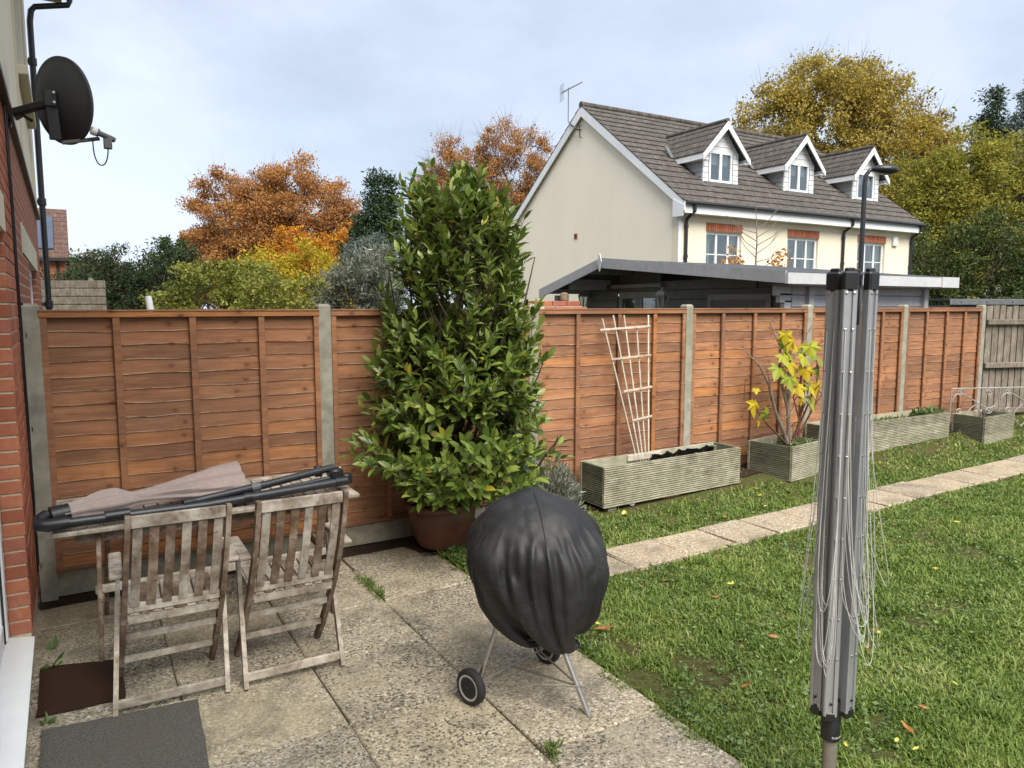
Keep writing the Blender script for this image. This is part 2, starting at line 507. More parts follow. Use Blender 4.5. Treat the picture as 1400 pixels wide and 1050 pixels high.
def m_render(name, col, stain):
    t = NT(name); p = t.pos()
    f = t.noise(p, 90.0, 3, .6); g = t.noise(t.vmul(p, (1, 1, .35)), .9, 5, .6)
    c = t.mix(t.rng(g, .42, .68, 0, .5), col, stain)
    c = t.mix(t.rng(t.noise(t.vmul(p, (3, 3, .3)), 1.0, 4, .6), .6, .8, 0, .12), c, tuple(k * .75 for k in stain))
    return t.done(c, .9, t.bump(f, .25, .01), spec=.2)

M['fence'] = m_fence()
M['concrete'] = m_concrete('concrete_post', (.3, .285, .235), (.22, .215, .15))
M['gravelboard'] = m_concrete('concrete_board', (.33, .3, .23), (.2, .2, .12))
M['slab'] = m_slab('aggregate_slab', (.29, .255, .19), (.35, .3, .21), (.045, .041, .034), .55)
M['slab_path'] = m_slab('path_slab', (.3, .25, .185), (.33, .265, .185), (.07, .06, .045), .62)
M['soil'] = m_soil('soil', (.018, .012, .008), (.045, .03, .02), (.1, .075, .05))
M['joint'] = m_soil('mossy_joint', (.075, .065, .042), (.16, .135, .092), (.22, .19, .135))
M['turf'] = m_grass_base()
M['ground'] = m_soil('far_ground', (.03, .035, .012), (.06, .06, .025), (.09, .08, .04))
M['grass'] = m_grass('grass_blade', [(.14, (.042, .082, .011)), (.34, (.098, .165, .025)), (.54, (.18, .25, .052)), (.72, (.28, .33, .1)), (.9, (.42, .4, .2))])
M['weed'] = m_leaf('weed_leaf', [(0, (.06, .11, .03)), (.6, (.13, .2, .06)), (1, (.22, .29, .11))], .3)
M['teak'] = m_weathered('weathered_teak', (.14, .10, .07), (.34, .295, .24), (.55, .51, .44), (9, 9, 9))
M['teakdark'] = m_weathered('worn_brown_teak', (.075, .042, .026), (.18, .125, .088), (.36, .3, .24), (9, 9, 9))
M['decking'] = m_weathered('grey_green_decking', (.15, .135, .095), (.31, .295, .215), (.46, .44, .345), (5, 5, 60), green=(.25, .255, .17), dirt_and_shade=True)
M['deckend'] = m_weathered('green_decking', (.085, .09, .06), (.16, .165, .115), (.24, .24, .17), (5, 5, 60), green=(.1, .13, .075), dirt_and_shade=True)
M['lath'] = m_weathered('pale_lath', (.32, .28, .22), (.5, .455, .38), (.66, .61, .53), (30, 30, 6))
M['greyfence'] = m_weathered('grey_board', (.10, .082, .062), (.18, .155, .125), (.26, .235, .19), (30, 30, 3))
M['brick'] = m_brick()
M['mortar'] = plain('mortar', (.56, .47, .35), .9, var=.2, scale=70)
M['brickwall'] = m_bricktex('brick_wall', (1, 2), (.36, .125, .068), (.29, .095, .052), (.46, .36, .27))
M['farbrick'] = m_bricktex('far_brick_wall', (0, 2), (.4, .13, .06), (.3, .09, .045), (.4, .3, .24))
M['cream'] = m_render('cream_render', (.77, .69, .535), (.7, .62, .47))
M['cream2'] = m_render('cream_render_gable', (.86, .785, .64), (.79, .71, .565))  # gable copy of the cream, colour lightened to offset the grazing sun
M['stone'] = m_render('cream_stone', (.62, .56, .43), (.45, .4, .3))
M['white'] = plain('white_upvc', (.78, .79, .79), .35, var=.04, scale=6, bump=0)
M['whiteboard'] = plain('white_cladding', (.72, .73, .73), .6, var=.12, scale=5, bump=.1)
M['rooftile'] = m_tiles('concrete_roof_tile', (.09, .08, .07), (.19, .17, .15))
M['rooftile2'] = m_tiles('dormer_roof_tile', (.09, .08, .07), (.19, .17, .15), 1)
M['redtile'] = m_tiles('red_roof_tile', (.11, .065, .052), (.19, .125, .1), 0, .28)
M['felt'] = plain('roof_felt', (.055, .06, .068), .85, var=.3, scale=12)
M['glass'] = m_glass('window_glass', (.7, .75, .74), .82)
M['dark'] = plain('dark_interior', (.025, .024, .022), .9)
M['curtain'] = plain('pale_curtain', (.5, .5, .46), .9, var=.1, scale=4)
M['black'] = plain('black_plastic', (.012, .012, .013), .4, var=.3)
M['blackpipe'] = plain('black_pipe', (.018, .019, .021), .35, var=.2)
M['lead'] = plain('lead_flashing', (.12, .125, .13), .55, var=.25, scale=8)
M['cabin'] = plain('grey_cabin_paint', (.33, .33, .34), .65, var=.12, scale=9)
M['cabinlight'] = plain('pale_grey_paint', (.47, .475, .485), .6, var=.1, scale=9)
M['cabindark'] = plain('dark_grey_with_porch_shade', (.17, .168, .172), .6, var=.15, scale=9)  # cabin gable: porch shade put into the wall colour; shed walls share it
M['alu'] = plain('brushed_aluminium', (.41, .425, .44), .42, .65, var=.06, scale=30, bump=.03)
M['steel'] = plain('steel_tube', (.55, .53, .5), .3, 1.0, var=.12, scale=14, bump=.03)
M['galv'] = plain('aged_zinc_tube', (.3, .27, .23), .5, .6, var=.2, scale=20)
M['line'] = plain('grey_washing_line', (.46, .46, .44), .5, var=.1)
M['dish'] = plain('perforated_dish_paint', (.028, .029, .032), .55, var=.35, scale=260, bump=.3)
M['cover'] = m_cover()
M['rubber'] = plain('black_rubber', (.015, .015, .016), .75, var=.3)
M['hub'] = plain('grey_wheel_ring', (.4, .38, .34), .6, var=.25, scale=60)
M['terracotta'] = plain('brown_glazed_pot', (.115, .045, .026), .38, var=.25, scale=9)
M['taupe'] = plain('taupe_canvas', (.33, .26, .235), .9, var=.1, scale=30)
M['taupedark'] = plain('canvas_lining', (.03, .028, .03), .9)
M['pole'] = plain('anthracite_pole', (.022, .025, .028), .38, var=.25, scale=25, bump=.05)
M['brownmat'] = m_mat('brown_mat', (.022, .012, .008), (.06, .032, .02), (.03, .018, .012))
M['greymat'] = m_mat('grey_mat', (.05, .047, .043), (.17, .158, .14), (.11, .095, .075))
M['bark'] = m_bark('bark', (.11, .085, .06))
M['figbark'] = m_bark('fig_bark', (.24, .19, .15))
M['twig'] = m_bark('red_brown_twig', (.13, .065, .045))
M['laurel'] = m_leaf('laurel_leaf', [(0, (.055, .095, .016)), (.35, (.11, .165, .027)), (.7, (.175, .24, .042)), (.985, (.26, .32, .065)), (.992, (.4, .33, .03)), (1, (.42, .36, .04))], .25, .36, .5)
M['fig'] = m_leaf('fig_leaf', [(0, (.5, .42, .02)), (.35, (.55, .4, .015)), (.7, (.36, .4, .03)), (.95, (.14, .24, .04)), (1, (.5, .4, .02))], .4, .5)
M['fallen'] = m_leaf('fallen_leaf_brown', [(0, (.38, .16, .05)), (.4, (.3, .11, .04)), (1, (.45, .24, .1))], .2, .7)
M['fallenyellow'] = m_leaf('fallen_leaf_yellow', [(0, (.62, .5, .04)), (1, (.7, .62, .16))], .25, .6)
M['wire'] = plain('grey_wire', (.33, .3, .27), .6, .3, var=.2)
M['pvc'] = plain('black_liner', (.02, .021, .024), .3, var=.3)

# ================================================================== GROUND
g = MB(); g.raw([(-300, -120, -.12), (320, -120, -.12), (320, 320, -.12), (-300, 320, -.12)], [(0, 1, 2, 3)])
tag(g.build('ground', M['ground']), kind='structure')
def sheet(name, x0, x1, y0, y1, st, dz, mat, zf=gz, edge=None):
    nx = max(2, int((x1 - x0) / st) + 1); ny = max(2, int((y1 - y0) / st) + 1)
    xs = np.linspace(x0, x1, nx); ys = np.linspace(y0, y1, ny)
    V = []
    for x in xs:
        e = edge(x) if edge else 0.0
        for j, y in enumerate(ys):
            yy = y + e * (1 - j / (ny - 1))
            V.append((x, yy, zf(x, yy) + dz + .006 * mnoise.noise((x * 2.3, yy * 2.3, 0))))
    F = [(i * ny + j, (i + 1) * ny + j, (i + 1) * ny + j + 1, i * ny + j + 1) for i in range(nx - 1) for j in range(ny - 1)]
    o = bpy.data.objects.new(name, fast_mesh(name, V, F, mat, smooth=True))
    return tag(put(o), kind='structure')
sheet('lawn', 2.31, 17.0, -3.0, 5.62, .14, -.008, M['turf'])
sheet('soil_bed', -.30, 11.2, 4.95, 5.6, .07, .004, M['soil'], edge=lambda x: .06 * mnoise.noise((x * 1.7, 3, 1)) + (.44 if x < 1.6 else .40 if x < 2.22 else .22))

# patio of square aggregate slabs
patio = MB()
patio.box((1.0, 1.75, -.06), (2.68, 7.42, .085))
patio = tag(patio.build('patio', M['joint']), kind='structure')
SX = [-.32, .345, .992, 1.645, 2.335]
SY = [-1.94 + .636 * k for k in range(12)] + [5.43]
ms = [[MB().box((0, 0, 0), (.644, .627, .05), None, .006 + .003 * v)] for v in range(3)]
def slab_mesh(w, d, v):
    b = MB(); b.box((0, 0, 0), (w, d, .05), None, .007)
    rr = random.Random(v)
    b.v = [(x + rr.uniform(-.003, .003), y + rr.uniform(-.003, .003), z) for x, y, z in b.v]
    return b.mesh('slab', M['slab'])
for i in range(4):
    for j in range(len(SY) - 1):
        w = SX[i + 1] - SX[i] - .007; d = SY[j + 1] - SY[j] - .007
        if j == 11 and i >= 3:
            continue
        o = bpy.data.objects.new('slab', slab_mesh(w, d, i * 20 + j))
        o.location = ((SX[i] + SX[i + 1]) / 2, (SY[j] + SY[j + 1]) / 2, -.025 + random.uniform(-.002, .003))
        o.rotation_euler = (random.uniform(-.004, .004), random.uniform(-.004, .004), random.uniform(-.006, .006))
        put(o, patio)

o = bpy.data.objects.new('slab', slab_mesh(.56, .30, 991))
o.location = (1.94, 5.215, -.024); put(o, patio)
# stepping path
path = MB()
path.prism([(2.36, 4.00, -.02), (13.3, 4.00, .085), (13.3, 4.41, .085), (2.36, 4.41, -.02)], (0, 0, 0), (0, 0, .02))
path = tag(path.build('path', M['joint']), kind='structure')
x = 2.36; k = 0
while x < 13.2:
    w = .50 + random.uniform(-.025, .03)
    b = MB(); b.box((0, 0, 0), (w - .016, .445 + random.uniform(-.012, .012), .04), None, .008)
    b.v = [(p[0] + random.uniform(-.006, .006), p[1] + random.uniform(-.006, .006), p[2]) for p in b.v]
    o = bpy.data.objects.new('slab', b.mesh('slab', M['slab_path']))
    o.location = (x + w / 2, 4.195 + random.uniform(-.01, .01), gz(x + w / 2, 4.2) + .002 + random.uniform(-.003, .003))
    o.rotation_euler = (random.uniform(-.012, .012), random.uniform(-.006, .006) - .010, random.uniform(-.012, .012))
    put(o, path)
    x += w; k += 1

# ================================================================== FENCE
POSTX = [-.248] + [-.26 + 1.885 * k for k in range(1, 7)]
FY = 5.574
lapf = thing('lap_fence', 'orange-brown lap panel fence with concrete posts running the length of the garden', 'fence', (0, FY, 0))
for i, x in enumerate(POSTX):
    b = MB()
    w = .094; top = 1.945
    prof = [(-w / 2, -w / 2), (w / 2, -w / 2), (w / 2, w / 2), (-w / 2, w / 2)]
    def ring(s, z): return [(px * s, py * s, z) for px, py in prof]
    vs_ = ring(1, -.1) + ring(1, top - .02) + ring(.7, top)
    b.raw(vs_, [(0, 1, 5, 4), (1, 2, 6, 5), (2, 3, 7, 6), (3, 0, 4, 7), (4, 5, 9, 8), (5, 6, 10, 9), (6, 7, 11, 10), (7, 4, 8, 11), (8, 9, 10, 11)])
    o = b.build('post', M['concrete'], lapf, local=True); o.location = (x, 0, 0)
PW = 1.885 - .094
def slat_mesh(v):
    rr = random.Random(100 + v); ns = 14
    ph = rr.uniform(0, 50); vs_ = []
    H = .122
    for i in range(ns + 1):
        x = PW * i / ns - PW / 2
        wv = .012 * mnoise.noise((x * 2.1 + ph, ph, 0)) + .007 * mnoise.noise((x * 6.5 + ph, 1, ph))
        bow = .002 * mnoise.noise((x * 3 + ph, 5, ph))
        vs_ += [(x, -.004, H), (x, -.0128 + bow, wv + .007), (x, -.013 + bow, wv), (x, -.006 + bow, wv + .001), (x, .002, H)]
    fs = []
    for i in range(ns):
        a = i * 5; b_ = a + 5
        for q in range(4):
            fs.append((a + q, a + q + 1, b_ + q + 1, b_ + q))
    b = MB(); b.raw(vs_, fs); b.rn = [0, .62, 1, 0, 0] * (ns + 1)
    return b.mesh('slat', M['fence'], smooth=False)
SLATS = [slat_mesh(v) for v in range(14)]
zb, zt = .19, 1.86
for i in range(6):
    xc = (POSTX[i] + POSTX[i + 1]) / 2
    t = MB().box((0, -.038, zt + .012), (PW, .03, .036), None, .003).build('panel_rail', M['fence'], lapf, local=True); t.location = (xc, 0, 0)
    MB().box((0, -.036, zb + .012), (PW, .026, .036), None, .003).build('bottom_rail', M['fence'], t, local=True)
    NS = 17; ex = (zt - zb) / NS
    for k in range(NS):
        o = bpy.data.objects.new('slat', SLATS[(k * 5 + i * 3) % 14])
        o.location = (0, 0, zb + k * ex + random.uniform(-.004, .004)); o.rotation_euler = (0, random.uniform(-.0025, .0025), 0)
        put(o, t)
    for rel in (-.872, -.46, .02, .49, .872):
        edge = abs(rel) > .8
        b = MB(); b.box((rel if edge else rel + random.uniform(-.02, .02), -.036, (zb + zt) / 2 - .01), (.04 if edge else .044, .022, zt - zb + .02), None, .003)
        b.build('batten', M['fence'], t, local=True)
    MB().box((0, -.02, zt + .038), (PW, .075, .014), None, .003).build('capping', M['fence'], t, local=True)
    gbx = MB(); gbx.box((0, -.004, 0), (PW, .045, .165), None, .004)
    o = gbx.build('gravel_board', M['gravelboard'], lapf, local=True); o.location = (xc, 0, .095)

# weathered featheredge fence closing the garden at the far right
GA = Vector((11.16, 5.56, 0)); GD = Vector((.911, -.30, 0)).normalized(); GNn = Vector((-GD.y, GD.x, 0))
t = thing('board_fence', 'weathered grey vertical board fence beyond the corner post', 'fence', GA, 0)
x = .02; k = 0
while x < 5.4:
    w = .112 + random.uniform(-.006, .006)
    b = MB(); p0 = GA + GD * x; p1 = GA + GD * (x + w - .004)
    zt2 = 1.93 + random.uniform(-.012, .008)
    b.prism([p0 + Vector((0, 0, .1)), p1 + GNn * .012 + Vector((0, 0, .1)), p1 + GNn * .028 + Vector((0, 0, .1)), p0 + GNn * .016 + Vector((0, 0, .1))], (0, 0, 0), (0, 0, zt2 - .1))
    b.build('board', M['greyfence'], t); x += w
for z in (.42, 1.08, 1.70):
    b = MB(); b.bar(GA + GD * .0 - GNn * .03 + Vector((0, 0, z)), GA + GD * 5.4 - GNn * .03 + Vector((0, 0, z)), .055, .075, side=tuple(GNn), ch=.006)
    b.build('rail', M['greyfence'], t)

# ================================================================== OWN HOUSE (left edge)
HB = Vector((-.309, 5.62, 0))
house = thing('brick_house', 'red brick and cream rendered house along the left edge with patio door', 'house', HB, .013)
def hb(name, x0, x1, y0, y1, z0, z1, mat, par=None, ch=0.0):
    b = MB(); b.box(((x0 + x1) / 2, (y0 + y1) / 2, (z0 + z1) / 2), (x1 - x0, y1 - y0, z1 - z0), None, ch)
    return b.build(name, mat, par or house, local=True)
# masonry core behind the pier bricks (shows as mortar), brick faced walls elsewhere
pier = hb('pier_wall', -.098, -.007, -1.003, -.055, -.02, 3.1, M['mortar'])
hb('inner_wall', -.34, -.1, -1.0, -.05, -.02, 3.1, M['mortar'], pier)
lower = hb('wall', -.3, 0, -.05, 2.3, -.02, 3.1, M['brickwall'])
hb('wall', -.3, 0, 4.6, 6.42, -.02, 3.1, M['brickwall'])
hb('wall', -.3, 0, 2.3, 4.6, -.02, .95, M['brickwall'])
hb('wall', -.3, 0, 2.3, 4.6, 2.56, 3.1, M['brickwall'])
hb('wall', -.3, 0, -4.6, -1.01, 2.5, 3.1, M['brickwall'])
hb('wall', -.3, 0, -7.0, -4.6, -.02, 3.1, M['brickwall'])
hb('lintel', -.28, .008, 1.1, 4.85, 2.33, 2.56, M['stone'])
hb('door_lintel', -.28, .006, -4.8, -.93, 2.31, 2.5, M['stone'])
upper = hb('upper_wall', -.32, .02, -7.0, 2.05, 3.13, 6.2, M['cream'])
hb('upper_wall', -.32, .02, 4.1, 6.42, 3.13, 6.2, M['cream'])
hb('upper_wall', -.32, .02, 2.05, 4.1, 3.13, 3.86, M['cream'])
hb('upper_wall', -.32, .02, 2.05, 4.1, 5.2, 6.2, M['cream'])
hb('render_bead', -.05, .04, -7.0, 6.44, 3.095, 3.135, M['black'])
hb('corner_bead', .018, .04, 4.35, 4.55, 3.14, 6.2, M['stone'])
hb('corner_bead', .018, .035, 1.55, 1.75, 3.14, 6.2, M['stone'])
hb('window_sill', -.2, .1, 1.95, 4.2, 3.86, 3.94, M['stone'], None, .008)
w = hb('window', -.14, -.06, 2.06, 4.09, 3.95, 5.19, M['white'])
hb('pane', -.07, -.052, 2.13, 3.05, 4.02, 5.12, M['glass'], w)
hb('pane', -.07, -.052, 3.11, 4.02, 4.02, 5.12, M['glass'], w)
# neighbour-side ground floor window: frame bars round real panes
w = hb('window', -.12, -.05, 2.31, 4.59, .96, 1.04, M['white'])
for y in (2.345, 3.1, 3.85, 4.555):
    hb('mullion', -.12, -.05, y - .035, y + .035, 1.04, 2.25, M['white'], w)
hb('head', -.12, -.05, 2.31, 4.59, 2.25, 2.325, M['white'], w)
for y0, y1 in ((2.385, 3.06), (3.14, 3.81), (3.89, 4.515)):
    hb('pane', -.095, -.085, y0, y1, 1.045, 2.245, M['glass'], w)
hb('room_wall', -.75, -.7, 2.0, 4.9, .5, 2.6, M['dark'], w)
# bricks of the pier: header in the reveal, stretchers along the garden side
zc = .165; row = 0
cs = .0775
bm_ = {}
def brick_mesh(L):
    k = round(L, 3)
    if k not in bm_:
        b = MB(); b.box((0, 0, 0), (.1025, L, .0665), None, .003); bm_[k] = b.mesh('brick', M['brick'])
    return bm_[k]
while zc + .04 < 3.09:
    y = -1.01
    first = .215 if row % 2 == 0 else .1025
    L = first
    while y < -.07:
        L2 = min(L, -.058 - y)
        if L2 > .03:
            o = bpy.data.objects.new('brick', brick_mesh(L2))
            o.location = (-.0513 + random.uniform(-.0015, .0015), y + L2 / 2, zc + .033)
            put(o, pier)
        y += L + .0105; L = .215
    zc += cs; row += 1
# patio door: sill, frame, pane
sill = MB()
sill.prism([(-.42, -1.012, .02), (-.06, -1.012, .02), (-.06, -1.012, .112), (.006, -1.012, .108), (.008, -1.012, .14), (-.13, -1.012, .163), (-.42, -1.012, .163)], (0, 0, 0), (0, -3.55, 0))
sill = sill.build('door_sill', M['white'], house, local=True)
door = hb('door_frame', -.19, -.105, -1.085, -1.014, .165, 2.30, M['white'], None, .006)
hb('door_leaf', -.185, -.115, -1.17, -1.09, .19, 2.28, M['white'], door, .008)
hb('door_bottom_rail', -.185, -.115, -4.5, -1.175, .19, .30, M['white'], door, .008)
hb('gasket', -.118, -.108, -1.178, -1.168, .19, 2.28, M['black'], door)
hb('pane', -.155, -.14, -4.5, -1.178, .30, 2.25, M['glass'], door)
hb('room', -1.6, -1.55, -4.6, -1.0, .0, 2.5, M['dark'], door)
# eaves, gutter and the black downpipe
hb('soffit', -.3, .46, -7.0, 6.62, 6.21, 6.25, M['white'])
hb('fascia', .46, .48, -7.0, 6.62, 6.17, 6.40, M['white'])
vent = hb('eaves_end', .06, .458, 6.44, 6.61, 6.06, 6.208, M['stone'])
for k in range(7):
    hb('vent_slot', .12 + k * .045, .14 + k * .045, 6.432, 6.439, 6.09, 6.17, M['dark'], vent)
b = MB(); b.tube([(.55, -7.0, 6.32), (.55, 6.65, 6.30)], .06, 10); b.build('gutter', M['blackpipe'], house, True, True)
b = MB()
b.tube([(.55, 6.5, 6.28), (.55, 6.5, 6.08), (.53, 6.5, 6.02), (.14, 6.5, 5.92), (.095, 6.5, 5.86), (.075, 6.5, 5.72), (.075, 6.5, 0)], .038, 10)
dp = b.build('downpipe', M['blackpipe'], house, True, True)
for z in (1.95, 3.35, 5.2):
    b = MB(); b.lathe([(.047, -.05), (.052, -.045), (.052, .045), (.047, .05)], (.075, 6.5, z), 12); b.box((.02, 6.5, z), (.1, .05, .05)); b.build('pipe_collar', M['blackpipe'], dp, True, True)
hb('return_wall', -3.0, -.28, 6.1, 6.4, 0, 6.1, M['cream'])
roof = MB(); roof.raw([(.56, -7, 6.4), (.56, 6.62, 6.4), (-3.4, 6.62, 9.0), (-3.4, -7, 9.0)], [(0, 1, 2, 3)]); roof.build('roof', M['redtile'], house, local=True)
# cables stapled down the brick pier
for y0, w_ in ((-.35, .02), (-.18, .015)):
    pts = []
    for k in range(24):
        z = 3.25 - k * .13
        pts.append((.012, y0 + .012 * math.sin(k * 1.3) + k * .004, z))
    b = MB(); b.tube(pts, .0055, 6); b.build('cable', M['black'], house, True, True)
pts = [(.02 + .012 * math.sin(k * .9), -.085 + .006 * math.sin(k * 2.1), 1.95 - k * .1) for k in range(20)]
b = MB(); b.tube(pts, .005, 6); b.build('cable', M['black'], house, True, True)

# satellite dish on the house wall
dish = thing('satellite_dish', 'dark grey oval satellite dish on a wall bracket with receiver arm', 'satellite dish', (-.30, 5.75, 3.14))
def ax(d, up=(0, 0, 1)):
    d = Vector(d).normalized(); x_ = Vector(up).cross(d).normalized(); y_ = d.cross(x_)
    return Matrix((x_, y_, d)).transposed()
dc = Vector((-.012, 5.66, 3.24)); dd = Vector((.74, .64, .12)).normalized(); Rm = ax(dd)
b = MB(); prof = []
nr = 12; n_ = 48
def dring(k, off):
    r = k / nr; out = []
    for a in range(n_):
        th = 2 * math.pi * a / n_
        p = Vector((.235 * r * math.cos(th), .27 * r * math.sin(th), .075 * r * r - .04 + off))
        out.append(dc + Rm @ p)
    return out
vs_ = []; fs = []
for k in range(1, nr + 1): vs_ += dring(k, 0)
for k in range(nr, 0, -1): vs_ += dring(k, -.012 if k < nr else -.02)
tot = 2 * nr
for k in range(tot - 1):
    for a in range(n_): fs.append((k * n_ + a, k * n_ + (a + 1) % n_, (k + 1) * n_ + (a + 1) % n_, (k + 1) * n_ + a))
fs.append(tuple(range(n_))[::-1]); fs.append(tuple((tot - 1) * n_ + a for a in range(n_)))
b.raw(vs_, fs); b.build('reflector', M['dish'], dish, True)
bk = dc - dd * .07
b = MB(); b.bar((-.30, 5.76, 3.14), bk + Vector((0, 0, -.02)), .05, .045, ch=.006); b.box((-.298, 5.76, 3.14), (.02, .1, .16), None, .004)
b.tube([(-.26, 5.70, 3.10), (-.22, 5.705, 3.13), (-.17, 5.70, 3.10)], .01, 6)
b.build('bracket', M['black'], dish)
b = MB(); b.bar(bk + Vector((0, 0, .05)), dc - dd * .05 - Vector((0, 0, .25)), .07, .03, ch=.005); b.box(bk + Vector((0, 0, .0)), (.07, .06, .1), None, .006)
b.build('mount_plate', M['black'], dish)
for dz in (.03, -.03):
    b = MB(); b.lathe([(.008, 0), (.008, .015)], bk + Vector((.02, -.05, dz)), 8, ax((0, -1, 0))); b.build('bolt', M['steel'], dish)
a0 = dc - dd * .04 - Rm @ Vector((0, .262, 0)); a1 = Vector((.195, 5.60, 3.015))
b = MB(); b.bar(a0, a1, .022, .022, ch=.003); b.build('receiver_arm', M['lead'], dish)
lr = ax((-.85, -.35, .25)); lc = Vector((.22, 5.585, 3.035))
b = MB(); b.lathe([(.016, -.07), (.018, -.065), (.018, .03), (.026, .035), (.026, .05)], lc, 14, lr); b.box(lc + Vector((.02, .01, -.045)), (.05, .035, .075), None, .005)
lnb = b.build('receiver', M['lead'], dish, True)
b = MB(); b.lathe([(.027, .05), (.028, .053), (.028, .075), (.022, .08)], lc, 16, lr); b.build('feed_cap', M['white'], lnb, True)
pts = []
for k in range(15):
    th = math.pi * k / 14
    pts.append((.165 + .043 * (1 - math.cos(th)) - .01, 5.60, 3.0 - .155 * math.sin(th) ** .7))
b = MB(); b.tube(pts, .004, 6); b.build('coax_loop', M['black'], lnb, True)

# ================================================================== CREAM HOUSE BEYOND THE FENCE
HX, HY = 13.36, 14.17
ch_ = thing('rendered_house', 'cream rendered house with three white dormers and brown tiled roof', 'house', (HX, HY, 0))
LEN, DEP = 10.15, 8.25
EZ, RZ = 4.58, 7.86; EO = .28
RY = DEP / 2
SLP = (RZ - EZ) / (RY + EO)
def roofz(y): return EZ + SLP * (y + EO) if y <= RY else EZ + SLP * (2 * RY - y + EO)
def lb(name, x0, x1, y0, y1, z0, z1, mat, par=None, ch=0.0):
    b = MB(); b.box(((x0 + x1) / 2, (y0 + y1) / 2, (z0 + z1) / 2), (x1 - x0, y1 - y0, z1 - z0), None, ch)
    return b.build(name, mat, par or ch_, local=True)
b = MB(); b.prism([(0, .25, -.5), (0, DEP, -.5), (0, DEP, roofz(DEP) - .12), (0, RY, RZ - .12), (0, .25, roofz(.25) - .12)], (0, 0, 0), (.3, 0, 0))
b.build('gable_wall', M['cream2'], ch_, local=True)
b = MB(); b.prism([(LEN - .3, .25, -.5), (LEN - .3, DEP, -.5), (LEN - .3, DEP, roofz(DEP) - .12), (LEN - .3, RY, RZ - .12), (LEN - .3, .25, roofz(.25) - .12)], (0, 0, 0), (.3, 0, 0))
b.build('gable_wall', M['cream2'], ch_, local=True)
WIN = [(.98, 2.30), (4.17, 5.52), (7.38, 8.78)]
WB, WT = 2.78, 3.88
xs = [0] + [v for w in WIN for v in w] + [LEN]
for k in range(0, len(xs), 2):
    lb('front_wall', xs[k], xs[k + 1], 0, .248, -.5, 4.62, M['cream'])
for a, c in WIN:
    lb('front_wall', a, c, 0, .248, -.5, WB - .06, M['cream']); lb('front_wall', a, c, 0, .248, WT, 4.62, M['cream'])
lb('back_wall', .3, LEN - .3, DEP - .3, DEP - .02, -.5, 4.4, M['cream'])
lb('corner_board', -.006, .09, -.006, .03, -.5, 4.5, M['whiteboard'])
sm = MB(); sm.box((0, 0, 0), (.068, .02, .21), None, .004); sm = sm.mesh('soldier_brick', M['brick'])
for a, c in WIN:
    lt = lb('lintel', a - .02, c + .02, -.008, .02, WT + .005, WT + .225, M['mortar'])
    nb = int((c - a + .04) / .078)
    for k in range(nb):
        o = bpy.data.objects.new('brick', sm); o.location = (a - .02 + .04 + k * (c - a + .04) / nb, -.014, WT + .115); put(o, lt)
    w = lb('window', a, c, .07, .13, WB - .055, WB + .02, M['white'])
    lb('window_sill', a - .05, c + .05, -.05, .1, WB - .1, WB - .058, M['white'], w)
    lb('frame', a, c, .07, .13, WT - .07, WT, M['white'], w)
    n = 3; step = (c - a) / n
    for k in range(n + 1):
        x = min(max(a + k * step, a + .035), c - .035)
        lb('mullion', x - .035, x + .035, .07, .13, WB + .02, WT - .07, M['white'], w)
    for k in range(n):
        x0 = a + k * step + .037; x1 = a + (k + 1) * step - .037
        lb('glazing_bar', x0, x1, .08, .12, WB + .5, WB + .525, M['white'], w)
        lb('pane', x0, x1, .098, .104, WB + .525, WT - .07, M['glass'], w)
        lb('pane', x0, x1, .098, .104, WB + .02, WB + .5, M['glass'], w)
    lb('curtain', a + .04, a + .34, .22, .26, WB, WT, M['curtain'], w); lb('curtain', c - .4, c - .04, .22, .26, WB, WT, M['curtain'], w)
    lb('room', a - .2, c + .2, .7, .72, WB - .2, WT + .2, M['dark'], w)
# roof: stepped tile courses on both slopes
def course(y0, z0, y1, z1, x0, x1, par, mat, thick=.03):
    b = MB()
    d = Vector((0, y1 - y0, z1 - z0)).normalized(); nn = Vector((0, -d.z, d.y))
    if nn.z < 0: nn = -nn
    A = Vector((0, y0, z0)); B = Vector((0, y1, z1)) + d * .06
    q = [A, B, B + nn * .012, A + nn * (thick + .012)]
    b.prism([Vector((x0, 0, 0)) + p for p in q], (0, 0, 0), (x1 - x0, 0, 0))
    return b.build('tile_course', mat, par, local=True)
rf = MB()
rf.prism([(-.10, -EO, EZ - .03), (-.10, RY, RZ - .03), (-.10, 2 * RY + EO, EZ - .03), (-.10, 2 * RY + EO, EZ - .12), (-.10, RY, RZ - .13), (-.10, -EO, EZ - .12)], (0, 0, 0), (LEN + .2, 0, 0))
rf = rf.build('roof', M['felt'], ch_, local=True)
NC = 17
for k in range(NC):
    f0, f1 = k / NC, (k + 1) / NC
    ya, yb = -EO - .04 + f0 * (RY + EO + .04), -EO - .04 + f1 * (RY + EO + .04)
    course(ya, roofz(ya) - .02, yb, roofz(yb) - .02, -.13, LEN + .13, rf, M['rooftile'])
    course(2 * RY - ya, roofz(ya) - .02, 2 * RY - yb, roofz(yb) - .02, -.13, LEN + .13, rf, M['rooftile'])
for k in range(24):
    b = MB(); L_ = (LEN + .26) / 24
    b.tube([(-.13 + k * L_, RY, RZ + .015), (-.13 + (k + 1) * L_ - .012, RY, RZ + .012)], .095, 10); b.build('ridge_tile', M['rooftile'], rf, local=True)
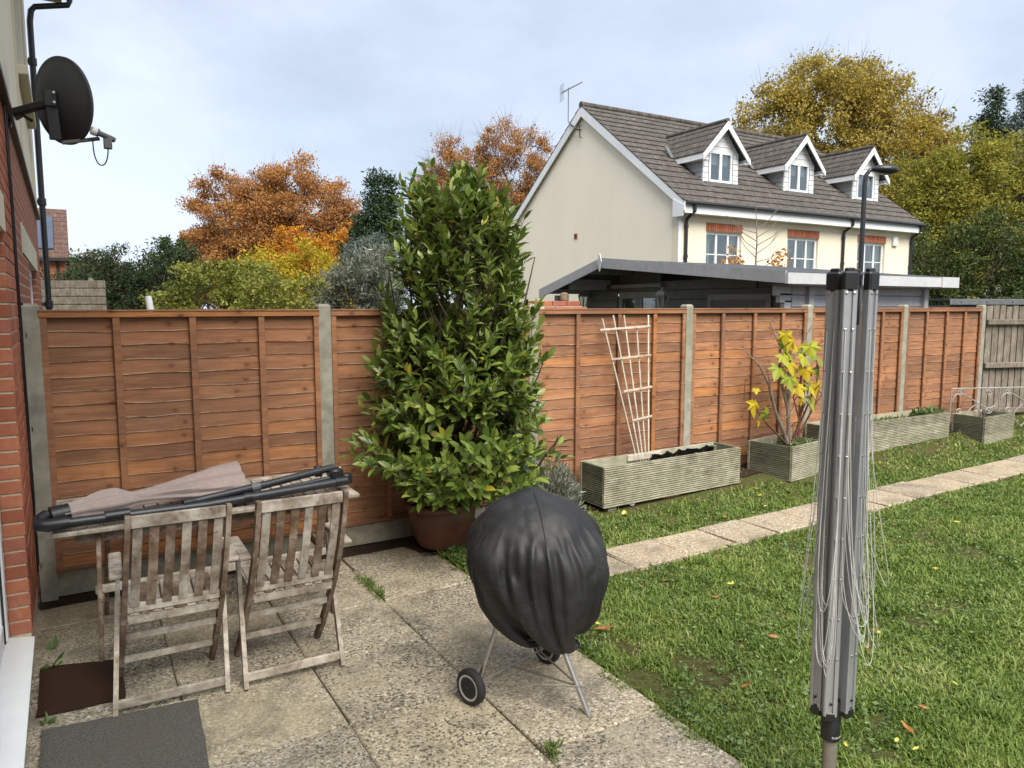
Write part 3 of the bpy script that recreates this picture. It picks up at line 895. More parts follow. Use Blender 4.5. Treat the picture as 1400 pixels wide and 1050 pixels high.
# barge boards, fascia, gutter, pipes
def bargeboard(x, sgn, hgt=.24, th=.03, par=ch_, y0=-EO - .02, z0=None, y1=RY, z1=None, mat=None, name='bargeboard'):
    pass
for side in (0, 1):
    ya, yb = (-EO - .05, RY) if side == 0 else (2 * RY + EO + .05, RY)
    za, zb_ = roofz(-EO) - .04, RZ - .02
    b = MB(); b.prism([(-.095, ya, za), (-.095, yb, zb_), (-.095, yb, zb_ - .3), (-.095, ya, za - .24)], (0, 0, 0), (-.03, 0, 0)); b.build('bargeboard', M['white'], ch_, local=True)
    b = MB(); y2 = ya + (.42 if side == 0 else -.42)
    b.prism([(-.09, ya, za - .1), (-.09, y2, za + .1), (-.09, y2, za - .36), (-.09, ya + (.08 if side == 0 else -.08), za - .36)], (0, 0, 0), (-.05, 0, 0)); b.build('eaves_box', M['white'], ch_, local=True)
lb('fascia', -.09, LEN + .1, -EO - .02, -EO + .01, EZ - .32, EZ - .07, M['white'])
lb('soffit', -.09, LEN + .1, -EO + .012, -.002, EZ - .315, EZ - .29, M['white'])
b = MB(); b.tube([(-.1, -EO - .075, EZ - .075), (LEN + .14, -EO - .075, EZ - .075)], .058, 8); b.build('gutter', M['blackpipe'], ch_, local=True)
for x in (.22, 6.62, LEN - .03):
    b = MB(); b.tube([(x, -EO - .07, EZ - .1), (x, -EO - .06, EZ - .26), (x, -.07, EZ - .44), (x, -.05, EZ - .54), (x, -.05, -.4)], .045, 8)
    p = b.build('downpipe', M['blackpipe'], ch_, True, True)
    for z in (3.2, EZ - .62, 2.0):
        b = MB(); b.lathe([(.058, -.04), (.058, .04)], (x, -.05, z), 10); b.build('pipe_collar', M['blackpipe'], p, local=True)
al = lb('alarm_box', 9.12, 9.36, -.08, -.001, 3.82, 4.12, M['white'], None, .02)
lb('alarm_panel', 9.17, 9.31, -.086, -.081, 3.87, 3.95, M['cream'], al)
v = lb('wall_vent', -.02, -.001, 4.4, 4.56, 3.98, 4.14, M['brick'])
lb('vent_hole', -.026, -.021, 4.44, 4.52, 4.02, 4.1, M['dark'], v)
# TV aerial on the gable
b = MB()
A = Vector((-.16, 4.72, 7.5))
b.tube([(-.02, 4.25, 7.18), (-.16, 4.30, 7.22), A, A + Vector((0, 0, 1.0))], .016, 6)
ae = b.build('aerial_mast', M['lead'], ch_, local=True)
b = MB(); b.tube([(-.03, 4.2, 7.3), (-.1, 4.2, 7.3), (-.1, 4.2, 6.95), (-.03, 4.2, 6.95)], .016, 6); b.tube([(-.1, 4.2, 7.12), (-.12, 4.55, 7.34), A], .014, 6); b.build('mast_bracket', M['blackpipe'], ae, local=True)
bd = Vector((.72, -.25, .42)).normalized(); top = A + Vector((0, 0, .95))
b = MB(); b.bar(top - bd * .22, top + bd * .5, .03, .03)
eb = b.build('aerial_boom', M['lead'], ae, local=True)
for k in range(9):
    c = top + bd * (-.2 + k * .08); hw = .2 - .012 * k
    b = MB(); b.tube([c - Vector((.3, .95, .0)).normalized() * hw, c + Vector((.3, .95, .0)).normalized() * hw], .007, 5); b.build('element', M['lead'], eb, local=True)
for k in range(8):
    b = MB(); c = top - bd * .24 + Vector((0, 0, -.22 + k * .063)); q = Vector((.3, .95, .0)).normalized(); b.tube([c - q * .2, c + q * .2], .007, 5); b.build('reflector_rod', M['lead'], eb, local=True)
# dormers
DY = .72
for di, xc in enumerate((2.16, 5.42, 8.66)):
    hw = .67; ez = 6.12; rz_ = 6.93; ro = .90; bz = roofz(DY)
    yb = (ez - EZ) / SLP - EO
    # cheeks and front: white boards
    b = MB()
    for s_ in (-1, 1):
        xo = xc + s_ * hw; xi = xc + s_ * (hw - .05)
        b.prism([(xo, DY, bz - .05), (xo, DY, ez), (xo, yb + .02, ez)], (0, 0, 0), (xi - xo, 0, 0))
    b.box((xc, DY + .06, (ez + rz_) / 2 - .35), (.05, .02, .05))
    do = b.build('dormer', M['whiteboard'], ch_, local=True)
    for s_ in (-1, 1):
        nb = 6
        for k in range(nb):
            z0 = bz - .02 + k * (ez - bz + .02) / nb; z1 = z0 + (ez - bz + .02) / nb + .012
            y1 = min((z0 - EZ) / SLP - EO + .03, yb); y1b = (z1 - EZ) / SLP - EO
            x0 = xc + s_ * (hw + .003); x1 = xc + s_ * (hw + .024)
            bb = MB(); bb.raw([(x1, DY, z0), (x1, y1, z0), (x0, y1b, z1), (x0, DY, z1)], [(0, 1, 2, 3), (3, 2, 1, 0)]); bb.raw([(x1, DY, z0), (x1, y1, z0), (x0, y1, z0), (x0, DY, z0)], [(0, 1, 2, 3)])
            bb.build('cladding_board', M['whiteboard'], do, local=True)
    # front posts boards beside the window, gable triangle boards
    for s_ in (-1, 1):
        for k in range(6):
            z0 = bz - .1 + k * (ez - bz + .12) / 6
            lbx = MB(); lbx.box((xc + s_ * (hw - .095), DY - .012, z0 + .09), (.2, .05, (ez - bz + .12) / 6 - .012), None, .006); lbx.build('cladding_board', M['whiteboard'], do, local=True)
    nb = 5
    for k in range(nb):
        z0 = ez - .0 + k * .155; z1 = z0 + .148
        w0 = max(.03, (rz_ - z0) / (rz_ - ez) * (hw + .02)); w1 = max(.02, (rz_ - z1) / (rz_ - ez) * (hw + .02))
        bb = MB(); bb.prism([(xc - w0, DY - .03, z0), (xc + w0, DY - .03, z0), (xc + w1, DY - .02, z1), (xc - w1, DY - .02, z1)], (0, 0, 0), (0, .04, 0)); bb.build('cladding_board', M['whiteboard'], do, local=True)
    # window
    a, c = xc - .44, xc + .44; wb, wt_ = bz - .02, ez + .02
    wdw = lb('window', a, c, DY - .03, DY + .04, wb, wb + .07, M['white'], do)
    for (x0, x1, z0, z1) in ((a, a + .06, wb + .07, wt_), (c - .06, c, wb + .07, wt_), (xc - .045, xc + .045, wb + .07, wt_ - .06), (a + .06, c - .06, wt_ - .06, wt_)):
        lb('frame', x0, x1, DY - .03, DY + .04, z0, z1, M['white'], do)
    lb('pane', a + .06, xc - .045, DY + .005, DY + .012, wb + .07, wt_ - .06, M['glass'], do); lb('pane', xc + .045, c - .06, DY + .005, DY + .012, wb + .07, wt_ - .06, M['glass'], do)
    lb('blind', a + .05, c - .05, DY + .1, DY + .11, wb + .5, wt_, M['curtain'], do)
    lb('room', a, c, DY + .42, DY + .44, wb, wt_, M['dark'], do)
    lb('lead_apron', xc - .66, xc + .66, DY - .14, DY - .04, bz - .17, bz - .03, M['lead'], do)
    # roof slopes in courses, ridge, bargeboards, side fascia
    y0 = DY - .24; yr = (rz_ - EZ) / SLP - EO
    for s_ in (-1, 1):
        ncr = 5
        for k in range(ncr):
            f0, f1 = k / ncr, (k + 1) / ncr
            def P(f, up): 
                x_ = xc + s_ * ro * (1 - f); z_ = ez - .12 + (rz_ - ez + .12) * f
                return x_, z_ + up
            xa, za = P(f0, .045); xb, zb2 = P(min(1, f1 + .03), .015)
            yba = (P(f0, 0)[1] - EZ) / SLP - EO + .12; ybb = (P(min(1, f1 + .03), 0)[1] - EZ) / SLP - EO + .12
            bb = MB(); vv = [(xa, y0, za), (xa, yba, za), (xb, ybb, zb2), (xb, y0, zb2), (xa, y0, za - .05), (xa, yba, za - .05), (xb, ybb, zb2 - .05), (xb, y0, zb2 - .05)]
            bb.raw(vv, [(0, 1, 2, 3), (7, 6, 5, 4), (0, 4, 5, 1), (3, 2, 6, 7), (0, 3, 7, 4), (1, 5, 6, 2)]); bb.build('tile_course', M['rooftile2'], do, local=True)
        x_e = xc + s_ * ro
        bb = MB(); bb.prism([(x_e, y0 - .005, ez - .155), (xc, y0 - .005, rz_ - .015), (xc, y0 - .005, rz_ - .21), (x_e, y0 - .005, ez - .30)], (0, 0, 0), (0, -.03, 0)); bb.build('bargeboard', M['white'], do, local=True)
        yf = (ez - .12 - EZ) / SLP - EO
        bb = MB(); bb.box((x_e - s_ * .02, (y0 + yf) / 2 + .02, ez - .2), (.025, yf - y0 + .06, .15)); bb.build('side_fascia', M['white'], do, local=True)
        bb = MB(); bb.box((xc + s_ * (hw + ro) / 2, (y0 + yf) / 2 + .02, ez - .265), (ro - hw, yf - y0 + .05, .015)); bb.build('side_soffit', M['white'], do, local=True)
    bb = MB(); bb.tube([(xc, y0 - .01, rz_ + .01), (xc, yr + .1, rz_ + .01)], .07, 8); bb.build('ridge', M['rooftile2'], do, local=True)
    bb = MB(); bb.bar((xc - ro - .02, yb - .15, roofz(yb - .15) + .04), (xc - ro - .02, yb + .1, roofz(yb + .1) + .2), .12, .03); bb.build('lead_valley', M['lead'], do, local=True)

# ================================================================== GREY GARDEN CABIN
CX, CY = 7.48, 6.03
cab = thing('garden_cabin', 'grey timber garden cabin with low gable roof behind the fence', 'cabin', (CX, CY, 0))
def cb(name, x0, x1, y0, y1, z0, z1, mat, par=None, ch=0.0):
    b = MB(); b.box(((x0 + x1) / 2 - CX, (y0 + y1) / 2 - CY, (z0 + z1) / 2), (x1 - x0, y1 - y0, z1 - z0), None, ch)
    return b.build(name, mat, par or cab, local=True)
AP = (9.73, 2.70); EL = (6.05, 2.345); ER = (11.6, 2.22); X0, X1 = 7.5, 11.2
b = MB()
b.prism([(X0, EL[0], EL[1] - .05), (X0, AP[0], AP[1] - .05), (X0, ER[0], ER[1] - .05), (X0, ER[0], ER[1]), (X0, AP[0], AP[1]), (X0, EL[0], EL[1])], (0, 0, 0), (X1 - X0, 0, 0))
rf = b.build('roof', M['felt'], cab)
for k in range(9):           # purlin ends under the overhang
    f = (k + .5) / 9
    y = EL[0] + (ER[0] - EL[0]) * f
    z = (EL[1] + (AP[1] - EL[1]) * (y - EL[0]) / (AP[0] - EL[0])) if y < AP[0] else (AP[1] + (ER[1] - AP[1]) * (y - AP[0]) / (ER[0] - AP[0]))
    cb('rafter', X0 + .02, 8.4, y - .03, y + .03, z - .15, z - .06, M['cabin'], rf)
for (ya, za), (yb, zb2) in ((EL, AP), (AP, ER)):
    b = MB(); b.prism([(X0 - .003, ya, za + .015), (X0 - .003, yb, zb2 + .015), (X0 - .003, yb, zb2 - .15), (X0 - .003, ya, za - .14)], (0, 0, 0), (-.025, 0, 0)); b.build('verge_board', M['cabin'], cab)
b = MB(); c = Vector((X0 - .04, AP[0], AP[1] - .05)); b.prism([c + Vector((0, 0, .14)), c + Vector((0, .055, 0)), c + Vector((0, 0, -.16)), c + Vector((0, -.055, 0))], (0, 0, 0), (-.02, 0, 0)); b.build('finial', M['cabinlight'], cab)
cb('eaves_fascia', X0 - .02, 10.8, EL[0] - .035, EL[0] - .005, 2.20, 2.335, M['cabinlight'])
cb('fascia_end', 10.8, 11.24, EL[0] - .05, EL[0] + .12, 2.195, 2.345, M['cabinlight'])
cb('eaves_soffit', 7.6, 11.15, EL[0], 6.36, 2.185, 2.2, M['cabin'])
# side wall of horizontal planks towards the garden
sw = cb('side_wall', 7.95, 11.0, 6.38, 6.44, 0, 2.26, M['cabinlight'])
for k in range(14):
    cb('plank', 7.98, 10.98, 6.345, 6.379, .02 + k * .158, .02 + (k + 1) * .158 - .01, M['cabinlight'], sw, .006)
for x in (8.30, 10.93):
    cb('corner_post', x - .05, x + .05, 6.29, 6.344, 0, 2.18, M['cabinlight'])
for k, (dx, z) in enumerate(((.0, 2.19), (.07, 2.10), (.16, 2.01), (.2, 1.9), (.2, 1.75), (.2, 1.6))):   # stepped plank ends
    cb('plank_end', 7.66 + dx, 7.95, 6.33, 6.40, z - .13, z - .006, M['cabinlight'], None, .006)
# gable wall under the porch with double glazed doors
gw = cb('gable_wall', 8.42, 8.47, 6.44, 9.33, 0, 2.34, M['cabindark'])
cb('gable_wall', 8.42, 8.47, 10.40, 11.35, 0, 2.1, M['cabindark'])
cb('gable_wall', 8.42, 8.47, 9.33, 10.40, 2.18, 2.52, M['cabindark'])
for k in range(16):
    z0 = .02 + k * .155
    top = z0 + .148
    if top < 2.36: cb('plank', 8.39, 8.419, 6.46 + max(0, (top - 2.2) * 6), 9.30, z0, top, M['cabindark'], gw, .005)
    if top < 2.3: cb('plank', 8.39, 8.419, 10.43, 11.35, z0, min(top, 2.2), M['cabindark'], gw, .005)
for y0, y1 in ((9.34, 9.86), (9.87, 10.39)):
    d = cb('door', 8.40, 8.44, y0, y0 + .09, 0, 2.17, M['cabin'])
    cb('stile', 8.40, 8.44, y1 - .09, y1, 0, 2.17, M['cabin'], d)
    cb('top_rail', 8.40, 8.44, y0 + .09, y1 - .09, 2.06, 2.17, M['cabin'], d); cb('lower_panel', 8.40, 8.44, y0 + .09, y1 - .09, 0, .9, M['cabin'], d)
    cb('pane', 8.415, 8.42, y0 + .09, y1 - .09, .9, 2.06, M['glass'], d)
    cb('blind', 8.52, 8.53, y0 + .02, y1 - .02, 1.2, 2.1, M['teak'], d)
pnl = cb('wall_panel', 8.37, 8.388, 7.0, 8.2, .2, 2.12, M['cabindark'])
cb('panel_rail', 8.355, 8.369, 7.0, 8.2, 2.02, 2.1, M['cabin'], pnl); cb('panel_rail', 8.355, 8.369, 7.0, 7.08, .2, 2.02, M['cabin'], pnl); cb('panel_rail', 8.355, 8.369, 8.12, 8.2, .2, 2.02, M['cabin'], pnl)
cb('porch_post', 7.62, 7.72, 11.2, 11.3, 0, 2.12, M['cabin'])
cb('porch_beam', 7.62, 8.4, 10.75, 10.85, 2.22, 2.34, M['cabin'])
cb('tie_beam', 8.30, 8.38, 9.2, 10.5, 2.24, 2.30, M['cabin'])
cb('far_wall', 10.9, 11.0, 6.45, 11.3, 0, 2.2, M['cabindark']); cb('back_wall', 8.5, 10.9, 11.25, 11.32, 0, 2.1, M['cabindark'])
# lanterns on the cabin wall
for (x, y, z, s_, lab) in ((8.28, 11.30, 1.98, 1.15, 'small white lantern left of the cabin doors'), (7.86, 8.66, 1.97, 1.15, 'white lantern right of the cabin doors')):
    t = thing('wall_lantern', lab, 'lantern', (x, y, z), 0, 'white lanterns on the cabin')
    b = MB()
    for k in range(6):
        a = math.pi / 3 * k
        b.tube([(.045 * math.cos(a) * s_, .045 * math.sin(a) * s_, -.08), (.085 * math.cos(a) * s_, .085 * math.sin(a) * s_, .12)], .008, 5)
    b.lathe([(.05, -.10), (.05, -.08)], (0, 0, 0), 6); b.lathe([(.095 * s_, .12), (.095 * s_, .135)], (0, 0, 0), 6)
    b.build('cage', M['cabinlight'], t, local=True)
    b = MB(); b.lathe([(.105 * s_, .135), (.06 * s_, .19), (.02, .205), (.02, .23), (.008, .25)], (0, 0, 0), 6); b.build('cap', M['cabinlight'], t, local=True)
    b = MB(); b.lathe([(.04 * s_, -.075), (.078 * s_, .118)], (0, 0, 0), 6); b.build('glass', M['glass'], t, local=True)
    b = MB(); b.tube([(0, 0, -.1), (0, 0, -.2), (8.4 - x - .0, 0, -.22)], .014, 6); b.build('arm', M['cabinlight'], t, local=True)

# street lamp
t = thing('street_lamp', 'black street lamp with drooping oval head in front of the cream house', 'street lamp', (15.02, 10.16, -.1))
b = MB(); b.tube([(0, 0, 0), (0, 0, 1.2), (0, 0, 4.72), (.02, -.012, 4.88), (.08, -.05, 4.98), (.2, -.12, 5.0)], [.075, .06, .05, .045, .042, .04], 10); b.build('pole', M['blackpipe'], t, True, True)
b = MB()
dv = Vector((.86, -.51, -.04)).normalized(); Q = ax(dv)
b.lathe([(.04, -.05), (.09, .0), (.17, .12), (.2, .27), (.17, .42), (.1, .52), (.01, .56)], (.14, -.08, 5.0), 16, Q @ Matrix.Diagonal((1, .55, 1)))
hd = b.build('lamp_head', M['blackpipe'], t, True, True)
b = MB(); b.lathe([(.01, 0), (.1, .03), (.12, .12), (.1, .22), (.01, .25)], (.29, -.17, 4.94), 14, Q @ Matrix.Diagonal((1, .5, 1))); b.build('lens', M['lead'], hd, True, True)

# low brick wall, vent pipe, grey board screen, metal roofed shed and brick house beyond the fence
t = thing('garden_wall', 'low red brick wall seen over the fence beside the cabin', 'wall', (5.5, 8.0, 0))
b = MB(); b.box((5.45, 8.1, .95), (.75, .22, 1.95)); core = b.build('wall_core', M['mortar'], t)
bmz = MB(); bmz.box((0, 0, 0), (.215, .235, .066), None, .003); bmz = bmz.mesh('brick', M['brick'])
for r_ in range(3):
    for k in range(3):
        o = bpy.data.objects.new('brick', bmz); o.location = (5.5 - 5.5 - .26 + k * .226 + (r_ % 2) * .1, .1, 1.96 - r_ * .0775); put(o, t)
t = thing('solar_light', 'small round garden light on top of the low brick wall', 'garden light', (5.62, 8.1, 1.99))
b = MB(); b.lathe([(.05, 0), (.06, .02), (.06, .08), (.045, .11), (.0, .12)], (0, 0, 0), 12); b.build('light_body', M['teakdark'], t, local=True)
t = thing('vent_pipe', 'short white plastic pipe rising behind the left fence panel', 'pipe', (.80, 10.05, 0))
b = MB(); b.tube([(0, 0, 0), (-.01, 0, 1.9), (-.03, 0, 2.05)], .042, 10); b.build('pipe', M['white'], t, True, True)
t = thing('board_screen', 'grey horizontal board fence behind the dark yew at far left', 'fence', (-.4, 17.9, 0))
for k in range(9):
    b = MB(); b.bar((-1.6, 18.5, 1.05 + k * .165), (.55, 17.3, 1.05 + k * .165), .03, .15, ch=.005); b.build('board', M['greyfence'], t)
b = MB(); b.bar((.3, 17.5, 0), (.3, 17.5, 2.5), .08, .08); b.build('post', M['greyfence'], t)
t = thing('metal_shed', 'dark grey metal roofed shed beyond the grey board fence', 'shed', (14.9, 7.1, 0))
sd = Vector((1.11, -.55, 0)).normalized(); sn_ = Vector((-sd.y, sd.x, 0)); S0 = Vector((13.85, 7.55, 0))
def sbox(name, a0, a1, n0, n1, z0, z1, mat, par=None):
    b = MB(); c = S0 + sd * ((a0 + a1) / 2) + sn_ * ((n0 + n1) / 2) + Vector((0, 0, (z0 + z1) / 2))
    b.box(c, (a1 - a0, n1 - n0, z1 - z0), Matrix((sd, sn_, Vector((0, 0, 1)))).transposed(), .004); return b.build(name, mat, par or t)
sbox('shed_wall', .1, 4.4, .1, 2.4, 0, 1.94, M['cabindark']); rr = sbox('roof', .0, 4.5, .0, 2.5, 2.02, 2.06, M['felt'])
tr_ = sbox('roof_trim', .0, 4.5, -.03, -.002, 1.95, 2.05, M['lead'])
for k in range(9):
    sbox('rivet', .2 + k * .5, .22 + k * .5, -.04, -.031, 1.99, 2.01, M['black'], tr_)
t = thing('far_brick_house', 'distant red brick house with tiled roof and solar panel at far left', 'house', (-.3, 41.4, 0))
b = MB(); b.box((-4.3, 44.6, 2.1), (8, 6.4, 4.3)); b.build('wall', M['farbrick'], t)
b = MB(); b.prism([(-8.5, 41.1, 4.15), (-8.5, 44.6, 6.75), (-8.5, 48.1, 4.15)], (0, 0, 0), (8.35, 0, 0)); fr = b.build('roof', M['redtile'], t)
for k in range(11):
    f = k / 11; b = MB(); ya = 41.0 + f * 3.6; za = 4.17 + f * 2.62
    b.prism([(-8.55, ya, za), (-8.55, ya + .36, za + .27), (-8.55, ya + .36, za + .29), (-8.55, ya, za + .06)], (0, 0, 0), (8.42, 0, 0)); b.build('tile_course', M['redtile'], fr)
b = MB(); b.prism([(-3.2, 41.5, 4.56), (-.75, 41.5, 4.56), (-.75, 43.9, 6.32), (-3.2, 43.9, 6.32)], (0, 0, 0), (0, -.05, .1)); b.build('solar_panel', plain('solar_panel', (.06, .075, .11), .25, var=.1), fr)
b = MB(); b.box((-4.3, 41.05, 4.1), (8.4, .1, .12)); b.build('gutter', M['blackpipe'], t)
b = MB(); b.tube([(-.62, 41.15, 4.0), (-.62, 41.3, 3.7), (-.62, 41.3, 0)], .06, 8); b.build('downpipe', M['blackpipe'], t)

# ================================================================== TREES AND SHRUBS BEYOND THE FENCE
RT = np.array((.86, -.5105, 0.0)); FW = np.array((.5105, .86, 0.0))
def off(a, b, z=0.0):
    """a metres to the right and b metres ahead of the photographer"""
    return RT * a + FW * b + np.array((0, 0, z))
def unit(v): return v / np.maximum(np.linalg.norm(v, axis=-1, keepdims=True), 1e-9)
def leaf_np(P, D, L, W, r, curl=.12):
    n = len(P)
    U = unit(rng.normal(size=(n, 3)) + np.array((0, 0, .5)))
    S = unit(np.cross(D, U)); U = np.cross(S, D)
    L = L[:, None]; W = W[:, None]
    V = np.empty((n, 4, 3))
    V[:, 0] = P; V[:, 1] = P + D * L * .45 + S * W * .5 + U * L * curl
    V[:, 2] = P + D * L; V[:, 3] = P + D * L * .45 - S * W * .5 + U * L * curl
    b = np.arange(n)[:, None] * 4
    F = np.concatenate([b + np.array((0, 1, 2)), b + np.array((0, 2, 3))])
    return V.reshape(-1, 3), F, np.repeat(r, 4)
def twig_np(P, D, L, r):
    n = len(P)
    A = unit(np.cross(D, rng.normal(size=(n, 3)))); B = np.cross(D, A)
    V = np.empty((n, 4, 3)); r = r[:, None]
    V[:, 0] = P + A * r; V[:, 1] = P - A * r * .5 + B * r * .87; V[:, 2] = P - A * r * .5 - B * r * .87; V[:, 3] = P + D * L[:, None]
    b = np.arange(n)[:, None] * 4
    F = np.concatenate([b + np.array(q) for q in ((0, 1, 3), (1, 2, 3), (2, 0, 3))])
    return V.reshape(-1, 3), F
def tree(name, label, base, lobes, lm, bm, ncl, per, leaf, cr, trunk=.2, twig=None, droop=0.0, inner=.45, cat='tree', group=None, wl=.62, flat=.7, tspread=.5):
    """lobes: (right, ahead, height, rx, ry, rz) around the base point"""
    base = np.array(base)
    t = thing(name, label, cat, tuple(base), 0, group)
    lob = [(RT * l[0] + FW * l[1] + np.array((0, 0, l[2])), np.array(l[3:6])) for l in lobes]
    wgt = np.array([l[1][0] * l[1][2] for l in lob]); wgt = wgt / wgt.sum()
    ci = rng.choice(len(lob), ncl, p=wgt)
    nd = unit(rng.normal(size=(ncl, 3)))
    rad = inner + (1.04 - inner) * rng.random(ncl) ** .55
    ctr = np.array([l[0] for l in lob])[ci]; rr = np.array([l[1] for l in lob])[ci]
    loc = nd * rad[:, None] * rr
    cp = ctr + RT * loc[:, :1] + FW * loc[:, 1:2] + np.array((0, 0, 1)) * loc[:, 2:]
    cp[:, 2] = np.maximum(cp[:, 2], .3)
    wd = unit(RT * nd[:, :1] + FW * nd[:, 1:2] + np.array((0, 0, 1)) * nd[:, 2:])
    # leaves
    k = np.repeat(np.arange(ncl), per)
    n = len(k)
    csz = cr * (.55 + .9 * rng.random(ncl))
    P = cp[k] + np.clip(rng.normal(size=(n, 3)), -1.55, 1.55) * np.array((1, 1, flat)) * csz[k][:, None] * .55
    D = unit(wd[k] * .5 + rng.normal(size=(n, 3)) * .8 + np.array((0, 0, -droop)))
    L = leaf * (.6 + .8 * rng.random(n))
    tone = np.clip(rng.normal(.5, .17, ncl)[k] + rng.normal(0, .15, n), 0, .999)
    V, F, r4 = leaf_np(P, D, L, L * wl, tone)
    o = bpy.data.objects.new('crown', fast_mesh('crown', V, F, lm, r4)); put(o, t)
    # trunk, limbs, branches
    b = MB(); l0 = max(lob, key=lambda q: q[1][0] * q[1][2])[0]
    hb_ = max(.3, min(l[0][2] - l[1][2] * .5 for l in lob))
    fork = np.array((l0[0] * .25, l0[1] * .25, hb_))
    b.tube([(0, 0, -.2), tuple(fork * .5 + np.array((.02, .03, 0))), tuple(fork)], [trunk, trunk * .8, trunk * .65], 8)
    b.build('trunk', bm, t, True, True)
    b = MB()
    for c, r_ in lob:
        m = (fork + c) / 2 + rng.normal(size=3) * r_.mean() * .08
        b.tube([tuple(fork), tuple(m), tuple(c)], [trunk * .5, trunk * .36, trunk * .24], 5)
    nb = min(ncl, 70)
    for j in rng.choice(ncl, nb, replace=False):
        c = ctr[j]; e = cp[j]; m = c * .5 + e * .5 + np.array((0, 0, -.06)) * rr[j].mean() + rng.normal(size=3) * .05 * rr[j].mean()
        b.tube([tuple(c), tuple(m), tuple(e)], [trunk * .2, trunk * .12, trunk * .04], 4, False)
    br = b.build('branches', bm, t, True, True)
    if twig:
        ntw, tl, tr_ = twig
        j = rng.integers(0, ncl, ntw)
        D2 = unit(wd[j] + rng.normal(size=(ntw, 3)) * tspread + np.array((0, 0, .3)))
        P2 = cp[j] + rng.normal(size=(ntw, 3)) * cr * .3 - D2 * tl * .4
        V, F = twig_np(P2, D2, tl * (.5 + rng.random(ntw)), np.full(ntw, tr_))
        o = bpy.data.objects.new('twigs', fast_mesh('twigs', V, F, bm)); o['kind'] = 'stuff'; put(o, t)
    return t
L_beech = m_leaf('beech_leaf', [(0, (.26, .115, .045)), (.3, (.37, .17, .06)), (.55, (.45, .225, .07)), (.8, (.5, .28, .085)), (1, (.47, .34, .12))], .35, .6, .2, .35)
L_orange = m_leaf('orange_leaf', [(0, (.36, .12, .015)), (.5, (.5, .19, .02)), (1, (.56, .3, .035))], .35, .6, .2)
L_yellow = m_leaf('yellow_leaf', [(0, (.27, .21, .02)), (.4, (.42, .32, .03)), (.8, (.52, .41, .04)), (1, (.36, .36, .06))], .35, .6, .2, .3)
L_lime = m_leaf('lime_leaf', [(0, (.10, .13, .02)), (.4, (.19, .21, .035)), (.8, (.29, .28, .06)), (1, (.4, .34, .09))], .3, .6, .25, .3)
L_yew = m_leaf('yew_needle', [(0, (.012, .025, .01)), (.5, (.028, .048, .018)), (1, (.06, .085, .03))], .12, .6, .2)
L_con = m_leaf('conifer_needle', [(0, (.014, .03, .014)), (.5, (.03, .058, .024)), (1, (.06, .095, .04))], .12, .6, .2)
L_blue = m_leaf('cedar_needle', [(0, (.05, .075, .06)), (.5, (.1, .13, .11)), (1, (.17, .2, .17))], .12, .6, .2)
L_olive = m_leaf('olive_leaf', [(0, (.07, .085, .055)), (.45, (.16, .18, .13)), (.8, (.3, .32, .26)), (1, (.46, .48, .42))], .2, .5, .3)
L_birch = m_leaf('birch_leaf', [(0, (.19, .15, .03)), (.35, (.3, .235, .045)), (.65, (.42, .32, .06)), (1, (.5, .4, .1))], .35, .6, .2, .3)
L_gold = m_leaf('golden_leaf', [(0, (.13, .145, .025)), (.4, (.22, .22, .035)), (.75, (.36, .32, .05)), (1, (.28, .3, .065))], .35, .6, .2, .35)
L_dark = m_leaf('dark_green_leaf', [(0, (.018, .035, .008)), (.5, (.045, .075, .015)), (.85, (.09, .12, .025)), (1, (.24, .22, .03))], .25, .55, .3, .3)
L_hill = m_leaf('brown_green_leaf', [(0, (.08, .075, .03)), (.6, (.15, .13, .055)), (1, (.2, .15, .07))], .3, .7, .15)
BK = M['bark']; BKP = m_bark('purple_grey_bark', (.15, .1, .085))

tree('beech_tree', 'broad copper-orange beech crown left of the dark conifer', off(-14.4, 45), [(-2.7, 0, 6.4, 2.6, 2.4, 3.5), (1.9, 0, 6.8, 3.1, 2.6, 3.7), (-.4, 0, 6.9, 2.2, 2, 3.0), (-3.7, 0, 4.2, 1.4, 1.6, 2.4), (0, .8, 4.2, 4.4, 2.6, 3.6), (3.9, 0, 5.0, 1.3, 1.6, 2.6)], L_beech, BKP, 760, 190, .135, .58, .35, (2600, 1.3, .014))
tree('beech_tree', 'tall thinning russet beech behind the laurel and the cream house', off(-1.7, 50), [(-1.4, 0, 9.3, 3.0, 2.6, 3.8), (1.7, 0, 9.6, 2.9, 2.6, 4.3), (-.2, .5, 6.0, 4.4, 3, 3.6), (3.2, 0, 7.6, 1.8, 1.8, 3.2), (-3.2, 0, 7.5, 1.8, 1.6, 3.0)], L_beech, BKP, 640, 130, .14, .58, .4, (6500, 1.6, .016))
tree('maple_tree', 'bright orange small tree in front of the copper beech', off(-9.8, 35), [(-.5, 0, 3.9, 1.6, 1.2, 1.7), (.9, 0, 3.6, 1.1, 1, 1.5), (-1.4, 0, 3.0, 1.2, 1, 1.3)], L_orange, BK, 120, 80, .13, .42, .14)
tree('maple_tree', 'small deep orange tree below the dark conifer', off(-8.0, 37), [(0, 0, 4.2, 1.1, 1, 1.9), (-.9, 0, 3.5, .9, .9, 1.3)], L_orange, BK, 80, 75, .14, .4, .14)
tree('conifer_tree', 'dark green conifer left of the laurel top', off(-5.55, 30), [(.35, 0, 6.2, .5, .5, 1.15), (.1, 0, 5.0, .85, .85, 1.2), (-.25, 0, 4.0, 1.05, 1, 1.2), (-.1, 0, 2.6, 1.15, 1.1, 1.5)], L_con, BK, 330, 75, .16, .33, .2, None, .2, .5, wl=.35)
